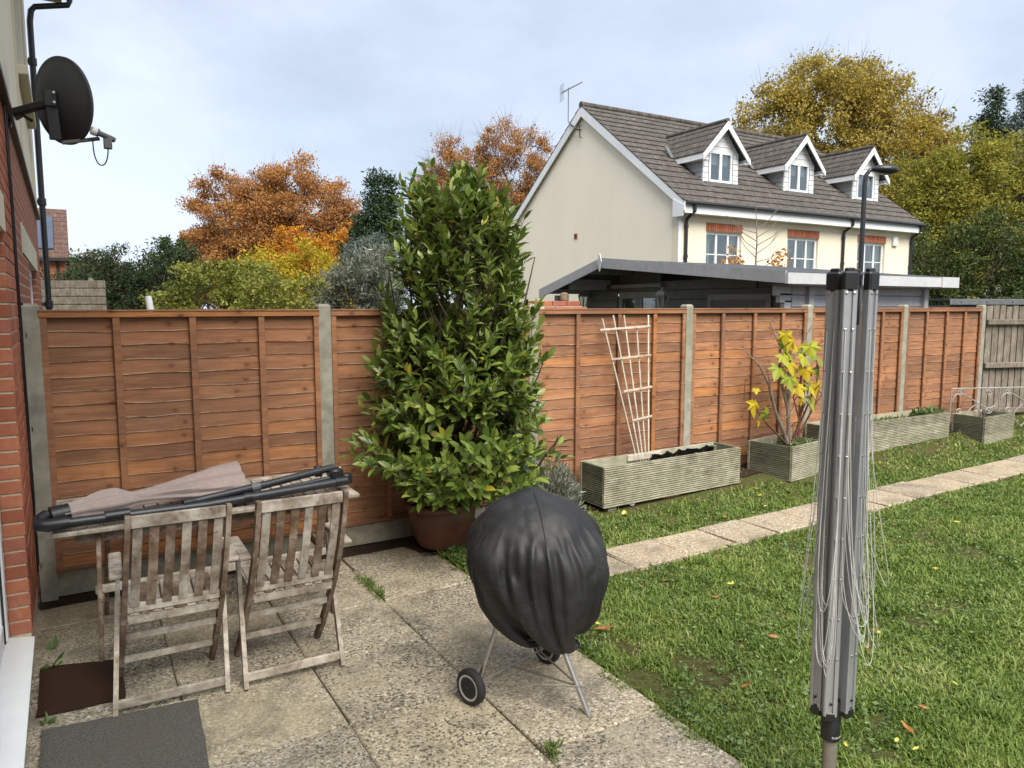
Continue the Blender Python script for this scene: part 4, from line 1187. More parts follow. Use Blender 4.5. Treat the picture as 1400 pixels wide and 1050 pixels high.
tree('cypress_bush', 'grey-green rounded bush in front of the dark conifer', off(-5.2, 27), [(0, 0, 3.6, .8, .7, 1.0), (.4, 0, 2.4, .9, .8, 1.2)], L_blue, BK, 110, 80, .1, .28, .1, cat='bush', wl=.35)
tree('yellow_shrub', 'butter yellow shrub above the middle of the left fence panel', off(-6.5, 22), [(-.6, 0, 2.5, .9, .7, 1.1), (.5, 0, 2.65, .95, .7, 1.15), (1.2, 0, 2.1, .6, .6, 1.0)], L_yellow, BK, 160, 85, .085, .28, .07, cat='shrub')
tree('lime_shrub', 'yellow-green shrub above the left fence panel beside the yew', off(-5.55, 14), [(-.25, 0, 2.0, .75, .6, .75), (.6, 0, 2.05, .6, .55, .75), (-.85, 0, 1.8, .5, .5, .5)], L_lime, BK, 170, 60, .075, .2, .05, (300, .4, .004), cat='shrub')
tree('lime_shrub', 'pale green leafy shrub just left of the silver olive', off(-3.95, 12.6), [(-.3, 0, 1.75, .7, .5, .62), (.5, 0, 1.72, .6, .5, .66)], L_lime, BK, 120, 55, .07, .18, .05, (260, .35, .004), cat='shrub')
tree('yew_tree', 'dark green spreading yew over the far left of the fence', off(-9.55, 18), [(-.9, 0, 2.15, .95, .8, .95), (.1, 0, 2.3, .95, .8, 1.0), (1.0, 0, 2.4, .75, .7, 1.05), (1.35, .3, 2.7, .5, .5, .8), (-1.35, 0, 1.8, .6, .6, .55)], L_yew, BK, 330, 85, .085, .22, .1, (700, .45, .006), 0, .4, wl=.35)
tree('distant_tree', 'brownish wooded tree far behind the yew', off(-42, 72), [(-2, 0, 4.2, 3.5, 3, 3.2), (2, 0, 3.6, 3.0, 3, 2.6), (6, 0, 3.2, 3.6, 3, 2.2)], L_hill, BKP, 160, 60, .4, 1.0, .3, (900, 1.8, .02))
tree('distant_tree', 'dull green tree between the yew and the copper beech', off(-23.5, 52), [(0, 0, 4.4, 1.8, 2, 3.0), (1.4, 0, 4.2, 1.6, 1.6, 2.4)], L_dark, BK, 110, 70, .22, .5, .2)
tree('olive_tree', 'silver-leaved olive just behind the fence left of the laurel', off(-2.08, 10.1), [(-.15, 0, 2.1, .42, .4, .6), (.2, 0, 2.35, .4, .36, .48), (-.3, 0, 1.85, .3, .3, .4), (.3, 0, 1.9, .32, .3, .5)], L_olive, BK, 150, 46, .075, .13, .04, (420, .35, .003), -.5, .2, wl=.24)
tree('field_maple', 'olive-yellow tree tucked behind the laurel beside the cream gable', off(-.5, 33), [(0, 0, 4.4, 1.5, 1.2, 1.8), (-1.2, 0, 3.4, 1.3, 1, 1.6)], L_lime, BK, 120, 75, .14, .42, .14)
tree('birch_tree', 'big golden-olive birch rising behind the tiled roof', off(17.0, 41), [(-4.7, 0, 8.2, 1.9, 1.9, 3.6), (-3.2, 0, 9.4, 2.5, 2.4, 4.3), (-.3, 0, 10.4, 2.9, 2.8, 5.2), (3.2, 0, 9.6, 2.9, 2.8, 5.0), (.5, 0, 5.5, 5.0, 3, 4.5), (-1.2, -.5, 13.2, 1.4, 1.4, 2.0), (2.2, 0, 12.8, 1.5, 1.5, 2.2), (5.4, 0, 8.2, 2.2, 2, 4.2), (6.8, 0, 6.2, 1.8, 2, 3.8)], L_birch, BKP, 1100, 150, .155, .66, .30, (5200, 1.5, .015), .25, .35)
tree('golden_tree', 'bright yellow-green tree right of the cream house', off(21.3, 34.5), [(-2.2, 0, 5.8, 1.9, 1.8, 3.1), (-.4, 0, 6.9, 2.0, 1.8, 3.0), (1.8, 0, 6.4, 2.2, 1.8, 3.1), (3.6, 0, 5.6, 1.9, 1.8, 3.2), (.2, -.4, 3.6, 3.4, 2, 2.4)], L_gold, BK, 640, 115, .14, .52, .3, (1500, 1.2, .012), .2, .4)
tree('ivy_tree', 'dark green overgrown tree behind the right end of the cabin', off(17.3, 27.5), [(-1.6, 0, 3.0, 1.4, 1.2, 1.9), (.6, 0, 3.3, 1.7, 1.4, 2.1), (2.8, 0, 3.0, 1.8, 1.4, 2.0), (4.8, 0, 3.2, 1.6, 1.4, 2.2)], L_dark, BK, 380, 85, .11, .38, .2, (900, .8, .009), .1, .35)
tree('hawthorn_hedge', 'shadowed green undergrowth over the grey board fence', off(16.0, 22.0), [(0, 0, 1.4, 1.5, .8, 1.3), (2.4, 0, 1.5, 1.5, .8, 1.4), (4.6, 0, 1.5, 1.4, .8, 1.5)], L_dark, BK, 230, 70, .09, .3, .1, (500, .5, .006), .1, .3, cat='hedge')
tree('conifer_tree', 'dark narrow conifer tip at the upper right', off(30.5, 48), [(0, 0, 14.6, .45, .45, 1.1), (0, 0, 12.8, .9, .9, 1.4), (.1, 0, 10.4, 1.3, 1.2, 1.8), (0, 0, 7.5, 1.7, 1.5, 2.4)], L_con, BK, 240, 70, .22, .45, .25, None, .5, .4, wl=.35)
tree('cedar_tree', 'blue-grey cedar at the right edge of the picture', off(30.9, 45), [(0, 0, 14.2, .5, .5, 1.2), (.1, 0, 12.2, 1.4, 1.2, 1.5), (.2, 0, 10.0, 1.9, 1.6, 1.8), (.4, 0, 7.5, 2.4, 2, 2.2)], L_blue, BK, 330, 70, .2, .45, .25, None, .5, .4, wl=.35)
tree('golden_tree', 'yellow tree past the right edge behind the cedar', off(31.0, 38), [(-1.5, 0, 5.0, 1.8, 1.8, 3.0), (1.5, 0, 5.5, 2.4, 2, 3.4)], L_gold, BK, 170, 75, .18, .55, .25)

# young tree with few orange leaves behind the cabin roof
t = thing('sapling', 'nearly bare sapling with orange leaves over the cabin roof', 'tree', tuple(off(6.0, 18.2)))
b = MB(); b.tube([(0, 0, 0), (.05, .03, 1.6), (-.02, 0, 2.7), (.03, .02, 3.5), (-.08, 0, 4.35)], [.045, .04, .028, .018, .008], 6); b.build('trunk', M['figbark'], t, True, True)
b = MB(); tips = []
for k in range(16):
    z0 = 2.3 + k * .1; sg = 1 if k % 2 else -1
    a = sg * (.55 + .35 * random.random()); up = .25 + .5 * random.random()
    p0 = Vector((0, 0, z0)); p2 = p0 + Vector(tuple(RT * a)) + Vector(tuple(FW * random.uniform(-.3, .3))) + Vector((0, 0, up)); p1 = (p0 + p2) / 2 + Vector((0, 0, -.08))
    b.tube([p0, p1, p2], [.014, .009, .004], 4); tips.append((p1, p2))
    b.tube([p1, p1 + Vector(tuple(RT * sg * .2)) + Vector((0, 0, .3))], [.007, .003], 4)
b.build('branches', M['figbark'], t, True, True)
P = []
for p1, p2 in tips:
    if p2.z < 3.75:
        for q in range(26):
            f = random.random(); P.append(p1.lerp(p2, f) + Vector((random.gauss(0, .09), random.gauss(0, .09), random.gauss(-.06, .09))))
P = np.array([tuple(p) for p in P]); n = len(P)
V, F, r4 = leaf_np(P, unit(rng.normal(size=(n, 3)) + np.array((0, 0, -.6))), np.full(n, .13), np.full(n, .06), rng.random(n))
put(bpy.data.objects.new('crown', fast_mesh('crown', V, F, L_orange, r4)), t)

# ================================================================== POT AND LAUREL
PX, PY = 2.44, 5.22
t = thing('plant_pot', 'large brown glazed pot holding the laurel', 'plant pot', (PX, PY, .03))
b = MB(); b.lathe([(.17, 0), (.195, .005), (.235, .1), (.265, .2), (.275, .27), (.27, .30), (.30, .315), (.305, .345), (.295, .36), (.27, .355), (.25, .30), (.0, .29)], (0, 0, 0), 40); b.build('vessel', M['terracotta'], t, True, True)
b = MB(); b.lathe([(.25, .305), (.12, .32), (.0, .325)], (0, 0, 0), 20); b.build('compost', M['soil'], t, True, True)

laurel = thing('laurel_bush', 'tall dense green laurel growing in the brown pot', 'bush', (PX, PY, .34))
prof = [(.35, -.05, .70), (.58, -.34, .92), (.86, -.66, .92), (1.1, -.52, .84), (1.45, -.48, .78), (1.92, -.44, .78), (2.3, -.38, .76), (2.6, -.31, .64), (2.85, -.2, .48), (3.0, -.10, .44)]
pz, pl, pr_ = [np.array(q) for q in zip(*prof)]
def lim(z): return np.interp(z, pz, pl) + .08, np.interp(z, pz, pr_) - .10
lr_ = random.Random(5)
stems = []
sb = MB()
tops = [(-.08, .0, 2.96), (.43, -.05, 2.88), (.15, .05, 2.74), (-.26, -.02, 2.6), (.56, .0, 2.6), (.3, -.2, 2.5), (-.38, -.1, 2.25), (.74, -.1, 2.3), (.05, -.3, 2.2), (.55, -.3, 1.9), (-.48, -.2, 1.6), (.8, -.25, 1.5), (.2, -.45, 1.5), (-.2, -.42, 1.3), (.95, -.2, .95), (-.6, -.15, 1.0), (.6, -.5, 1.1), (.0, -.55, .95)]
for a, f, z in tops:
    p2 = Vector(tuple(RT * a + FW * f)) + Vector((PX, PY, z))
    r0 = Vector((PX + lr_.uniform(-.1, .1), PY + lr_.uniform(-.1, .1), .32))
    m1 = r0.lerp(p2, .35) + Vector(tuple(RT * a * .25)) + Vector((lr_.uniform(-.04, .04), lr_.uniform(-.04, .04), .0))
    if p2.y > 5.45: p2.y = 5.45
    sb.tube([r0, m1, r0.lerp(p2, .72) + Vector(tuple(RT * a * .12)), p2], [.018, .013, .009, .004], 6)
    stems.append((r0, m1, p2))
LP, LD, LU, LL = [], [], [], []
nsh = 800
for k in range(nsh):
    u_ = lr_.random()
    z = .50 + 2.40 * (u_ ** 1.05)
    l_, r_ = lim(z)
    w_ = r_ - l_; c_ = (l_ + r_) / 2
    th = lr_.uniform(0, 2 * math.pi); rad = (.35 + .62 * lr_.random() ** .55)
    if z > 1.7 and lr_.random() < .34: continue
    a = c_ + math.cos(th) * rad * w_ / 2
    dep = (.34 + .12 * min(1, max(0, (1.5 - z)))) if z < 1.7 else .34
    f = -.10 + math.sin(th) * rad * dep - (.22 if z < .9 else .10 if z < 1.5 else 0)
    p0 = Vector(tuple(RT * a + FW * f)) + Vector((PX, PY, z))
    if p0.y > 5.46: p0.y = 5.46 - lr_.random() * .1
    if z > 2.66: # only the leading shoots reach the top
        ts = min(tops[:6], key=lambda q: abs(q[0] - a)); q = Vector(tuple(RT * ts[0] + FW * ts[1])) + Vector((PX, PY, 0)); p0 = Vector((q.x + lr_.gauss(0, .05), q.y + lr_.gauss(0, .05), z - .12))
    outw = Vector(tuple(RT * (a - c_) / (w_ * .5) + FW * (f + .1) / dep))
    if p0.y > 5.3: outw.y = min(outw.y, 0)
    d = (outw * (.75 if z < 1.6 else .35) + Vector((lr_.gauss(0, .22), lr_.gauss(0, .22), .85 if z > 1.2 else .45))).normalized()
    SL = lr_.uniform(.16, .30)
    base_p = p0 - d * .12
    sb.tube([base_p - d * .1 - outw * .08, base_p, p0 + d * SL], [.005, .004, .0018], 4, False)
    nl = lr_.randint(8, 12)
    ph = lr_.random() * 6.28
    ou = d.orthogonal().normalized(); ov = d.cross(ou)
    for q in range(nl):
        fq = q / (nl - 1)
        ang = ph + q * 2.4
        sp = .95 - .62 * fq          # lower leaves stand out, upper ones close up
        dr = (ou * math.cos(ang) + ov * math.sin(ang)) * sp + d * (1 - .55 * sp) + Vector((lr_.gauss(0, .12), lr_.gauss(0, .12), lr_.gauss(-.06, .12)))
        dr.normalize()
        pb = p0 + d * (SL * fq - .05)
        L_ = lr_.uniform(.105, .155) * (1 - .25 * fq)
        if (pb + dr * L_).y > 5.535 and pb.z < 1.95: dr.y = -abs(dr.y)
        if pb.z > 1.9 and (pb + dr * L_).y > 5.6: pass
        up = d * .9 + Vector((0, 0, .35)) - dr * (d * .9 + Vector((0, 0, .35))).dot(dr)
        if up.length < 1e-3: up = Vector((0, 0, 1))
        LP.append(tuple(pb)); LD.append(tuple(dr)); LU.append(tuple(up.normalized())); LL.append(L_)
sb.build('stems', M['bark'], laurel, True)
LP, LD, LU, LL = map(np.array, (LP, LD, LU, LL))
tmpl = np.array([(0, 0, 0), (.33, .19, .03), (.33, -.19, .03), (.36, 0, -.02), (.7, .16, .02), (.7, -.16, .02), (.72, 0, -.03), (1, 0, -.10)])
tfac = np.array([(0, 3, 1), (0, 2, 3), (1, 3, 6), (1, 6, 4), (3, 2, 5), (3, 5, 6), (4, 6, 7), (6, 5, 7)])
dist = np.linalg.norm(LP - np.array((0, 0, 1.93)), axis=1)
toward = unit(np.array((-PX, -PY, 0.0))[None])[0]
order = np.argsort(dist + rng.random(len(dist)) * .12)
near = order[:300]; rest = order[300:]
S_ = np.cross(LU, LD)
V = LP[rest][:, None, :] + (tmpl[None, :, 0:1] * LD[rest][:, None] + tmpl[None, :, 1:2] * S_[rest][:, None] + tmpl[None, :, 2:3] * LU[rest][:, None]) * LL[rest][:, None, None]
F = (np.arange(len(rest))[:, None, None] * 8 + tfac[None]).reshape(-1, 3)
ro_ = np.repeat(np.clip(rng.random(len(rest)), 0, .99), 8)
o = bpy.data.objects.new('foliage', fast_mesh('foliage', V.reshape(-1, 3) - np.array((PX, PY, .34)), F, M['laurel'], ro_, True)); o['kind'] = 'stuff'; put(o, laurel)
lms = [fast_mesh('leaf', tmpl * np.array((1, s_, s2)), tfac, M['laurel'], np.full(8, q), True) for s_, s2, q in ((1, 1, .1), (.85, 1.6, .4), (1.1, .4, .7), (.95, -.6, .0))]
for c, i in enumerate(near):
    o = bpy.data.objects.new('leaf', lms[c % 4])
    m = Matrix((Vector(LD[i]), Vector(S_[i]), Vector(LU[i]))).transposed()
    o.location = Vector(LP[i]) - Vector((PX, PY, .34)); o.rotation_euler = m.to_euler(); o.scale = (LL[i],) * 3
    put(o, laurel)
# grey-green lavender mound to the right of the laurel
lav = thing('lavender_bush', 'small silvery bush between the laurel and the long planter', 'bush', (3.47, 5.22, .08))
n = 2600
th = rng.random(n) * 6.28; ph = np.arccos(rng.random(n) * .95); rr = .34 * (.45 + .6 * rng.random(n) ** .5)
D = np.stack([np.sin(ph) * np.cos(th), np.sin(ph) * np.sin(th), np.cos(ph)], 1)
P = D * rr[:, None] * np.array((.85, .75, 1.45)); P[:, 1] = np.minimum(P[:, 1], .27)
V, F, r4 = leaf_np(P, unit(D + rng.normal(size=(n, 3)) * .45 + np.array((0, 0, .6))), .045 + .04 * rng.random(n), np.full(n, .009), rng.random(n))
put(bpy.data.objects.new('foliage', fast_mesh('foliage', V, F, L_olive, r4)), lav)
b = MB()
for k in range(26):
    a = k * 2.4; e_ = Vector((math.cos(a) * .26, min(.24, math.sin(a) * .22), .28 + .16 * random.random())); b.tube([(0, 0, -.05), e_ * .5 + Vector((0, 0, .06)), e_], [.006, .004, .002], 4)
b.build('stems', M['bark'], lav, True, True)

# ================================================================== PLANTERS
def groove_board(L, H, mat, name='board'):
    ng = 6; pr2 = []
    for k in range(ng):
        z0 = H * k / ng; h = H / ng
        pr2 += [(0, z0 + h * .1), (0, z0 + h * .6), (.009, z0 + h * .68), (.009, z0 + h * .99)]
    pr2 = [(0, .0)] + pr2[:-1] + [(0, H)]
    n = len(pr2)
    vs_ = [(-L / 2, y, z) for y, z in pr2] + [(L / 2, y, z) for y, z in pr2] + [(-L / 2, .026, 0), (-L / 2, .026, H), (L / 2, .026, 0), (L / 2, .026, H)]
    fs = [(i + 1, i, n + i, n + i + 1) for i in range(n - 1)]
    a = 2 * n
    fs += [(a, a + 2, a + 3, a + 1)[::-1], (n - 1, a + 1, a + 3, 2 * n - 1)[::-1], (0, n, a + 2, a)[::-1]]
    fs += [tuple(range(n)) + (a + 1, a), tuple(range(n, 2 * n))[::-1] + (a + 2, a + 3)]
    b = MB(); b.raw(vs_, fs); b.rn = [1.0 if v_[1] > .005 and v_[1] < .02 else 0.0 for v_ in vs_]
    return b.mesh(name, mat)
def planter(label, cx, cy, L, Dp, H, z, rz, nb=3, tilt=0.0, matf='decking', mate='deckend'):
    t = thing('planter', label, 'planter', (cx, cy, z), rz, 'grooved decking planters along the fence')
    t.rotation_euler = (0, tilt, rz)
    h = H / nb
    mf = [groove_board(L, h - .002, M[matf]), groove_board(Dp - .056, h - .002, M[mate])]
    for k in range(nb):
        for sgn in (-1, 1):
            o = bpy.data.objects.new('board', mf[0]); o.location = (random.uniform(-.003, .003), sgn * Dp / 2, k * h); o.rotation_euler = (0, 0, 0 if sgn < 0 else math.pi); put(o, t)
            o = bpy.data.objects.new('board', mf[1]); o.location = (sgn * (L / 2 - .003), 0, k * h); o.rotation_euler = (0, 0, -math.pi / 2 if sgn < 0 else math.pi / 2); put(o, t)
    for sx in (-1, 1):
        for sy in (-1, 1):
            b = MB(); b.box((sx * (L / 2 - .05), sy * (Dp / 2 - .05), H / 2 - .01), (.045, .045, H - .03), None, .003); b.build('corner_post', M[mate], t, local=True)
    b = MB(); nx, ny = 16, 5
    vs_ = [((i / nx - .5) * (L - .06), (j / ny - .5) * (Dp - .06), H * (.55 if L < 2 and Dp < .4 else .74) + .03 * mnoise.noise((i * .7 + cx, j * .8, 0))) for i in range(nx + 1) for j in range(ny + 1)]
    b.raw(vs_, [(i * (ny + 1) + j, (i + 1) * (ny + 1) + j, (i + 1) * (ny + 1) + j + 1, i * (ny + 1) + j + 1) for i in range(nx) for j in range(ny)])
    b.build('soil', M['soil'], t, True, True)
    return t
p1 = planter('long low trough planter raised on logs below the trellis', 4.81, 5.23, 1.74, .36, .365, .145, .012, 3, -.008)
b = MB()      # crumpled black liner showing inside
nx = 22
vs_ = [((i / nx) * .85 - .05, .15 - .012 * j - .03 * abs(mnoise.noise((i * .6, j * .9, 2))) * j, .26 + .028 * j + .035 * mnoise.noise((i * .5, j * .6, 5))) for i in range(nx + 1) for j in range(4)]
b.raw(vs_, [(i * 4 + j, (i + 1) * 4 + j, (i + 1) * 4 + j + 1, i * 4 + j + 1) for i in range(nx) for j in range(3)]); b.build('liner', M['pvc'], p1, True, True)
b = MB(); b.box((-.12, .145, .33), (.42, .02, .06), None, .004); b.build('batten', M['lath'], p1, local=True)
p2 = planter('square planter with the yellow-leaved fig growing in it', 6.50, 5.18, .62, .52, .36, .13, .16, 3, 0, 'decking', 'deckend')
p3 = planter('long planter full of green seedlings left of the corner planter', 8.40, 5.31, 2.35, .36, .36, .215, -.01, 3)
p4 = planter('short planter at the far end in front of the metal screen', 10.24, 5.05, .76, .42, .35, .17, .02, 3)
# logs, brick and chock under the trough
def ground_thing(name, label, cat, bld, loc, mat, part, group=None):
    t = thing(name, label, cat, loc, 0, group); bld.build(part, mat, t, True, True); return t
for x_, lab, gl in ((4.30, 'pale round log end under the left half of the trough', 0), (5.22, 'pale round log end under the right half of the trough', 0)):
    b = MB(); b.lathe([(.038, -.22), (.04, -.215), (.04, .215), (.038, .22)], (0, 0, 0), 14, ax((.05, 1, 0))); ground_thing('log', lab, 'log', b, (x_, 5.285, gz(x_, 5.1) + .038), M['lath'], 'log_round', 'logs under the trough')
b = MB(); b.box((0, 0, 0), (.215, .1, .06), None, .004); ground_thing('loose_brick', 'single red brick under the middle of the trough', 'brick', b, (4.78, 5.13, gz(4.78, 5.1) + .025), M['brick'], 'brick_block')
b = MB(); b.box((0, 0, 0), (.1, .3, .09), None, .004); ground_thing('wood_block', 'wooden block under the left corner of the trough', 'wood block', b, (4.06, 5.22, gz(4.0, 5.1) + .03), M['deckend'], 'block')
# fan trellis standing in the trough and leaning on the fence
t = thing('fan_trellis', 'pale wooden fan trellis leaning on the fence above the trough', 'trellis', (4.66, 5.38, .42))
topx = [(4.25, 1.81), (4.38, 1.84), (4.51, 1.84), (4.67, 1.72), (4.815, 1.84)]
botx = [4.60, 4.64, 4.675, 4.71, 4.745]
for (xt, zt_), xb in zip(topx, botx):
    b = MB(); b.bar((xb, 5.375, .43), (xt, 5.50, zt_), .016, .011, side=(1, 0, 0), ch=.002); b.build('upright', M['lath'], t)
for z, xl, xr in ((1.72, 4.21, 4.82), (1.44, 4.33, 4.82), (1.13, 4.46, 4.815), (.845, 4.55, 4.80)):
    yy = 5.375 + (z - .43) / 1.41 * .125 - .012
    b = MB(); b.bar((xl, yy, z - .015), (xr, yy, z + .012), .02, .010, side=(0, 0, 1), ch=.002); b.build('cross_lath', M['lath'], t)

# fig tree
fig = thing('fig_tree', 'bare-stemmed fig with a few large yellow leaves in the square planter', 'fig tree', (6.53, 5.16, .42))
fr_ = random.Random(3)
stm = [[(6.54, .42), (6.47, .83), (6.37, 1.15), (6.29, 1.52), (6.20, 1.76)], [(6.52, .45), (6.29, .84), (6.16, 1.12), (5.99, 1.32), (5.9, 1.43)], [(6.58, .45), (6.76, .81), (6.94, 1.12), (6.98, 1.3)], [(6.62, .45), (6.9, .8), (7.05, .91), (7.1, 1.05)], [(6.5, .45), (6.22, .68), (6.0, .85), (5.9, .97)], [(6.56, .5), (6.49, 1.06), (6.62, 1.25), (6.88, 1.4), (6.83, 1.62)], [(6.66, .45), (6.78, 1.0), (6.8, 1.42), (6.9, 1.56)], [(6.52, .5), (6.46, .95), (6.42, 1.3), (6.5, 1.6)], [(6.6, .45), (6.7, .7), (6.62, .95), (6.74, 1.2)]]
for k, s_ in enumerate(stm):
    yo = [0] + [fr_.uniform(-.12, .12) * (i + 1) / 3 for i in range(len(s_) - 1)]
    r0 = .022 if k in (0, 1, 7) else .012
    b = MB(); pts = [(x_, 5.16 + y_, z_) for (x_, z_), y_ in zip(s_, yo)]
    b.tube(pts, [r0 * (1 - .75 * i / (len(pts) - 1)) for i in range(len(pts))], 7)
    for i in range(1, len(pts)):
        for q in range(2):
            p = Vector(pts[i - 1]).lerp(Vector(pts[i]), fr_.random()); d = Vector((fr_.gauss(0, 1), fr_.gauss(0, .6), fr_.uniform(.2, 1.2))).normalized() * fr_.uniform(.08, .22)
            if (p + d).y < 5.5: b.tube([p, p + d * .5 + Vector((0, 0, .01)), p + d], [.006, .005, .003], 5)
    b.build('stem', M['figbark'] if k in (0, 1, 5, 7) else M['twig'], fig, True)
ang = np.radians([-180, -150, -112, -88, -62, -40, -22, 0, 22, 40, 62, 88, 112, 150])
rad = np.array([.04, .22, .40, .26, .50, .27, .40, .62, .40, .27, .50, .26, .40, .22])
fv = [(0, 0, 0)] + [(r * math.cos(a) + .18, r * math.sin(a), -.28 * r * r + .04 * math.cos(5 * a)) for a, r in zip(ang, rad)]
ff = [(0, i + 1, (i + 1) % 14 + 1) for i in range(14)]
fv[0] = (.2, 0, .03)
figm = [fast_mesh('leaf', np.array(fv) * np.array((1, s_, k_)), np.array(ff), M['fig'], np.full(15, q), False) for s_, k_, q in ((1, 1, 0), (.9, 2.2, .3), (1.05, 1.5, .55))]
fl_ = [(6.26, 1.68), (6.41, 1.6), (6.67, 1.55), (6.25, 1.31), (6.5, 1.31), (6.66, 1.14), (6.87, 1.27), (5.83, .99), (6.08, .86), (5.9, 1.1), (6.76, .96), (6.07, .74), (6.55, 1.53), (6.37, 1.46), (6.72, 1.08), (6.59, 1.41), (6.60, .95), (6.3, 1.60), (6.48, 1.44), (6.33, 1.22), (6.45, 1.62), (6.52, 1.22), (6.7, 1.4), (6.36, 1.36), (6.6, 1.3), (6.44, 1.52), (6.62, 1.48), (6.28, 1.44), (6.74, 1.3), (6.5, 1.1), (6.82, 1.12)]
for i, (x_, z_) in enumerate(fl_):
    o = bpy.data.objects.new('leaf', figm[i % 3])
    s_ = fr_.uniform(.20, .28) if i not in (11, 9, 16) else .11
    o.location = (x_ - 6.53, fr_.uniform(-.16, .02), z_ - .42)
    d = Vector((fr_.gauss(0, .55), -.4 + fr_.gauss(0, .3), -1.0 + fr_.gauss(0, .3))).normalized()
    u_ = Vector((fr_.gauss(0, .35), -.8, .5)); u_ = (u_ - d * u_.dot(d)).normalized(); s2 = u_.cross(d)
    o.rotation_euler = Matrix((d, s2, u_)).transposed().to_euler(); o.scale = (s_,) * 3; put(o, fig)
# seedlings in planters
def seedlings(label, x0, x1, y0, y1, z, n, L, name='seedlings', stems=True):
    P = np.stack([rng.uniform(x0, x1, n), rng.uniform(y0, y1, n), np.full(n, z) + rng.random(n) * L * .8], 1)
    D = unit(rng.normal(size=(n, 3)) * np.array((1, 1, .5)) + np.array((0, 0, .8)))
    V, F, r4 = leaf_np(P - np.array((x0, y0, z)), D, L * (.5 + rng.random(n)), L * .35 * (.6 + rng.random(n)), rng.random(n))
    o = bpy.data.objects.new(name, fast_mesh(name, V, F, M['weed'], r4)); o.location = (x0, y0, z); put(o)
    return tag(o, label, 'plants', kind='stuff')
seedlings('green seedlings filling the long far planter', 7.3, 9.5, 5.18, 5.46, .47, 900, .055)
seedlings('taller green shoots at the right end of the far planter', 9.1, 9.5, 5.2, 5.4, .5, 120, .10)
seedlings('small green weeds in the trough planter', 4.6, 5.5, 5.12, 5.3, .42, 110, .035)
seedlings('green weeds under the fig in the square planter', 6.45, 6.75, 5.0, 5.3, .42, 120, .06)

# scrolled metal screen behind the far planter
t = thing('metal_screen', 'grey scrolled wrought metal screen behind the far planter', 'garden screen', (9.98, 5.32, .3))
A = Vector((9.98, 5.34, 0)); dS = Vector((.93, -.36, 0)).normalized()
def sp_(u_, z): return A + dS * u_ + Vector((0, 0, z))
b = MB(); b.tube([sp_(0, .83), sp_(.95, .83), sp_(1.5, .83)], .010, 6); b.build('top_rail', M['wire'], t)
for u_ in (0, .74, 1.45):
    b = MB(); b.tube([sp_(u_, .12), sp_(u_, .83)], .009, 6); b.build('upright', M['wire'], t)
def scroll(pts):
    b = MB(); b.tube([sp_(*p) for p in pts], .0085, 5); b.build('scroll', M['wire'], t)
def loopc(cu, cz, ru, rz_, a0, a1, n=20): return [(cu + ru * math.cos(a0 + (a1 - a0) * k / n), cz + rz_ * math.sin(a0 + (a1 - a0) * k / n)) for k in range(n + 1)]
for c0, sg in ((.0, 1), (.74, 1)):
    scroll([(c0 + .36 - .33 * math.sin(v) , .66 + .10 * math.sin(2 * v)) for v in np.linspace(-1.5708, 1.5708 * 1.0, 30)])
    scroll([(c0 + .36 + .33 * math.sin(v), .66 - .10 * math.sin(2 * v)) for v in np.linspace(-1.5708, 1.5708, 30)])
    for q in (.14, .58):
        scroll([(c0 + q + .06 * (1 - k / 26) * math.cos(k * .42), .77 + .05 * (1 - k / 26) * math.sin(k * .42)) for k in range(24)])
        scroll([(c0 + q + .06 * (1 - k / 26) * math.cos(-k * .42), .53 + .05 * (1 - k / 26) * math.sin(-k * .42)) for k in range(24)])
    scroll([(c0 + .36 + .12 * math.sin(v), .30 + .3 * v / 3.14) for v in np.linspace(0, 3.14, 16)])
    scroll([(c0 + .36 - .12 * math.sin(v), .30 + .3 * v / 3.14) for v in np.linspace(0, 3.14, 16)])

# ================================================================== TABLE, PARASOL, CHAIRS
tb = thing('garden_table', 'weathered slatted wooden table under the folded parasol', 'table', (.66, 4.83, 0))
TX0, TX1, TY0, TY1, TZ = -.17, 1.50, 4.43, 5.23, .735
ns_ = 20; sw_ = (TX1 - TX0 - .16) / ns_
for k in range(ns_):
    x_ = TX0 + .08 + (k + .5) * sw_
    MB().box((x_, (TY0 + TY1) / 2, TZ - .011 + random.uniform(-.002, .002)), (sw_ - .009, TY1 - TY0 - .13, .022), None, .003).build('slat', M['teak'], tb)
for (x0, x1, y0, y1) in ((TX0, TX1, TY0, TY0 + .062), (TX0, TX1, TY1 - .062, TY1), (TX0, TX0 + .075, TY0 + .064, TY1 - .064), (TX1 - .075, TX1, TY0 + .064, TY1 - .064)):
    MB().box(((x0 + x1) / 2, (y0 + y1) / 2, TZ - .010), (x1 - x0, y1 - y0, .027), None, .006).build('frame_board', M['teak'], tb)
for yy in (TY0 + .09, TY1 - .09):
    MB().box(((TX0 + TX1) / 2, yy, TZ - .06), (TX1 - TX0 - .2, .022, .06), None, .003).build('apron', M['teakdark'], tb)
for (xa, s_) in ((.02, 1), (1.30, -1)):
    for xo, y0, y1 in ((0, 4.40, 5.0), (.045, 5.12, 4.52)):
        b = MB(); b.bar((xa + xo, y0, 0), (xa + xo + .02, y1 if xo else 4.53, TZ - .04), .024, .05, side=(1, 0, 0), ch=.004); b.build('leg', M['teakdark'], tb)
    MB().box((xa + .02, 4.72, .33), (.022, .5, .04), None, .003).build('stretcher', M['teakdark'], tb)
MB().box((.66, 4.55, .36), (1.3, .03, .045), None, .004).build('stretcher', M['teak'], tb)

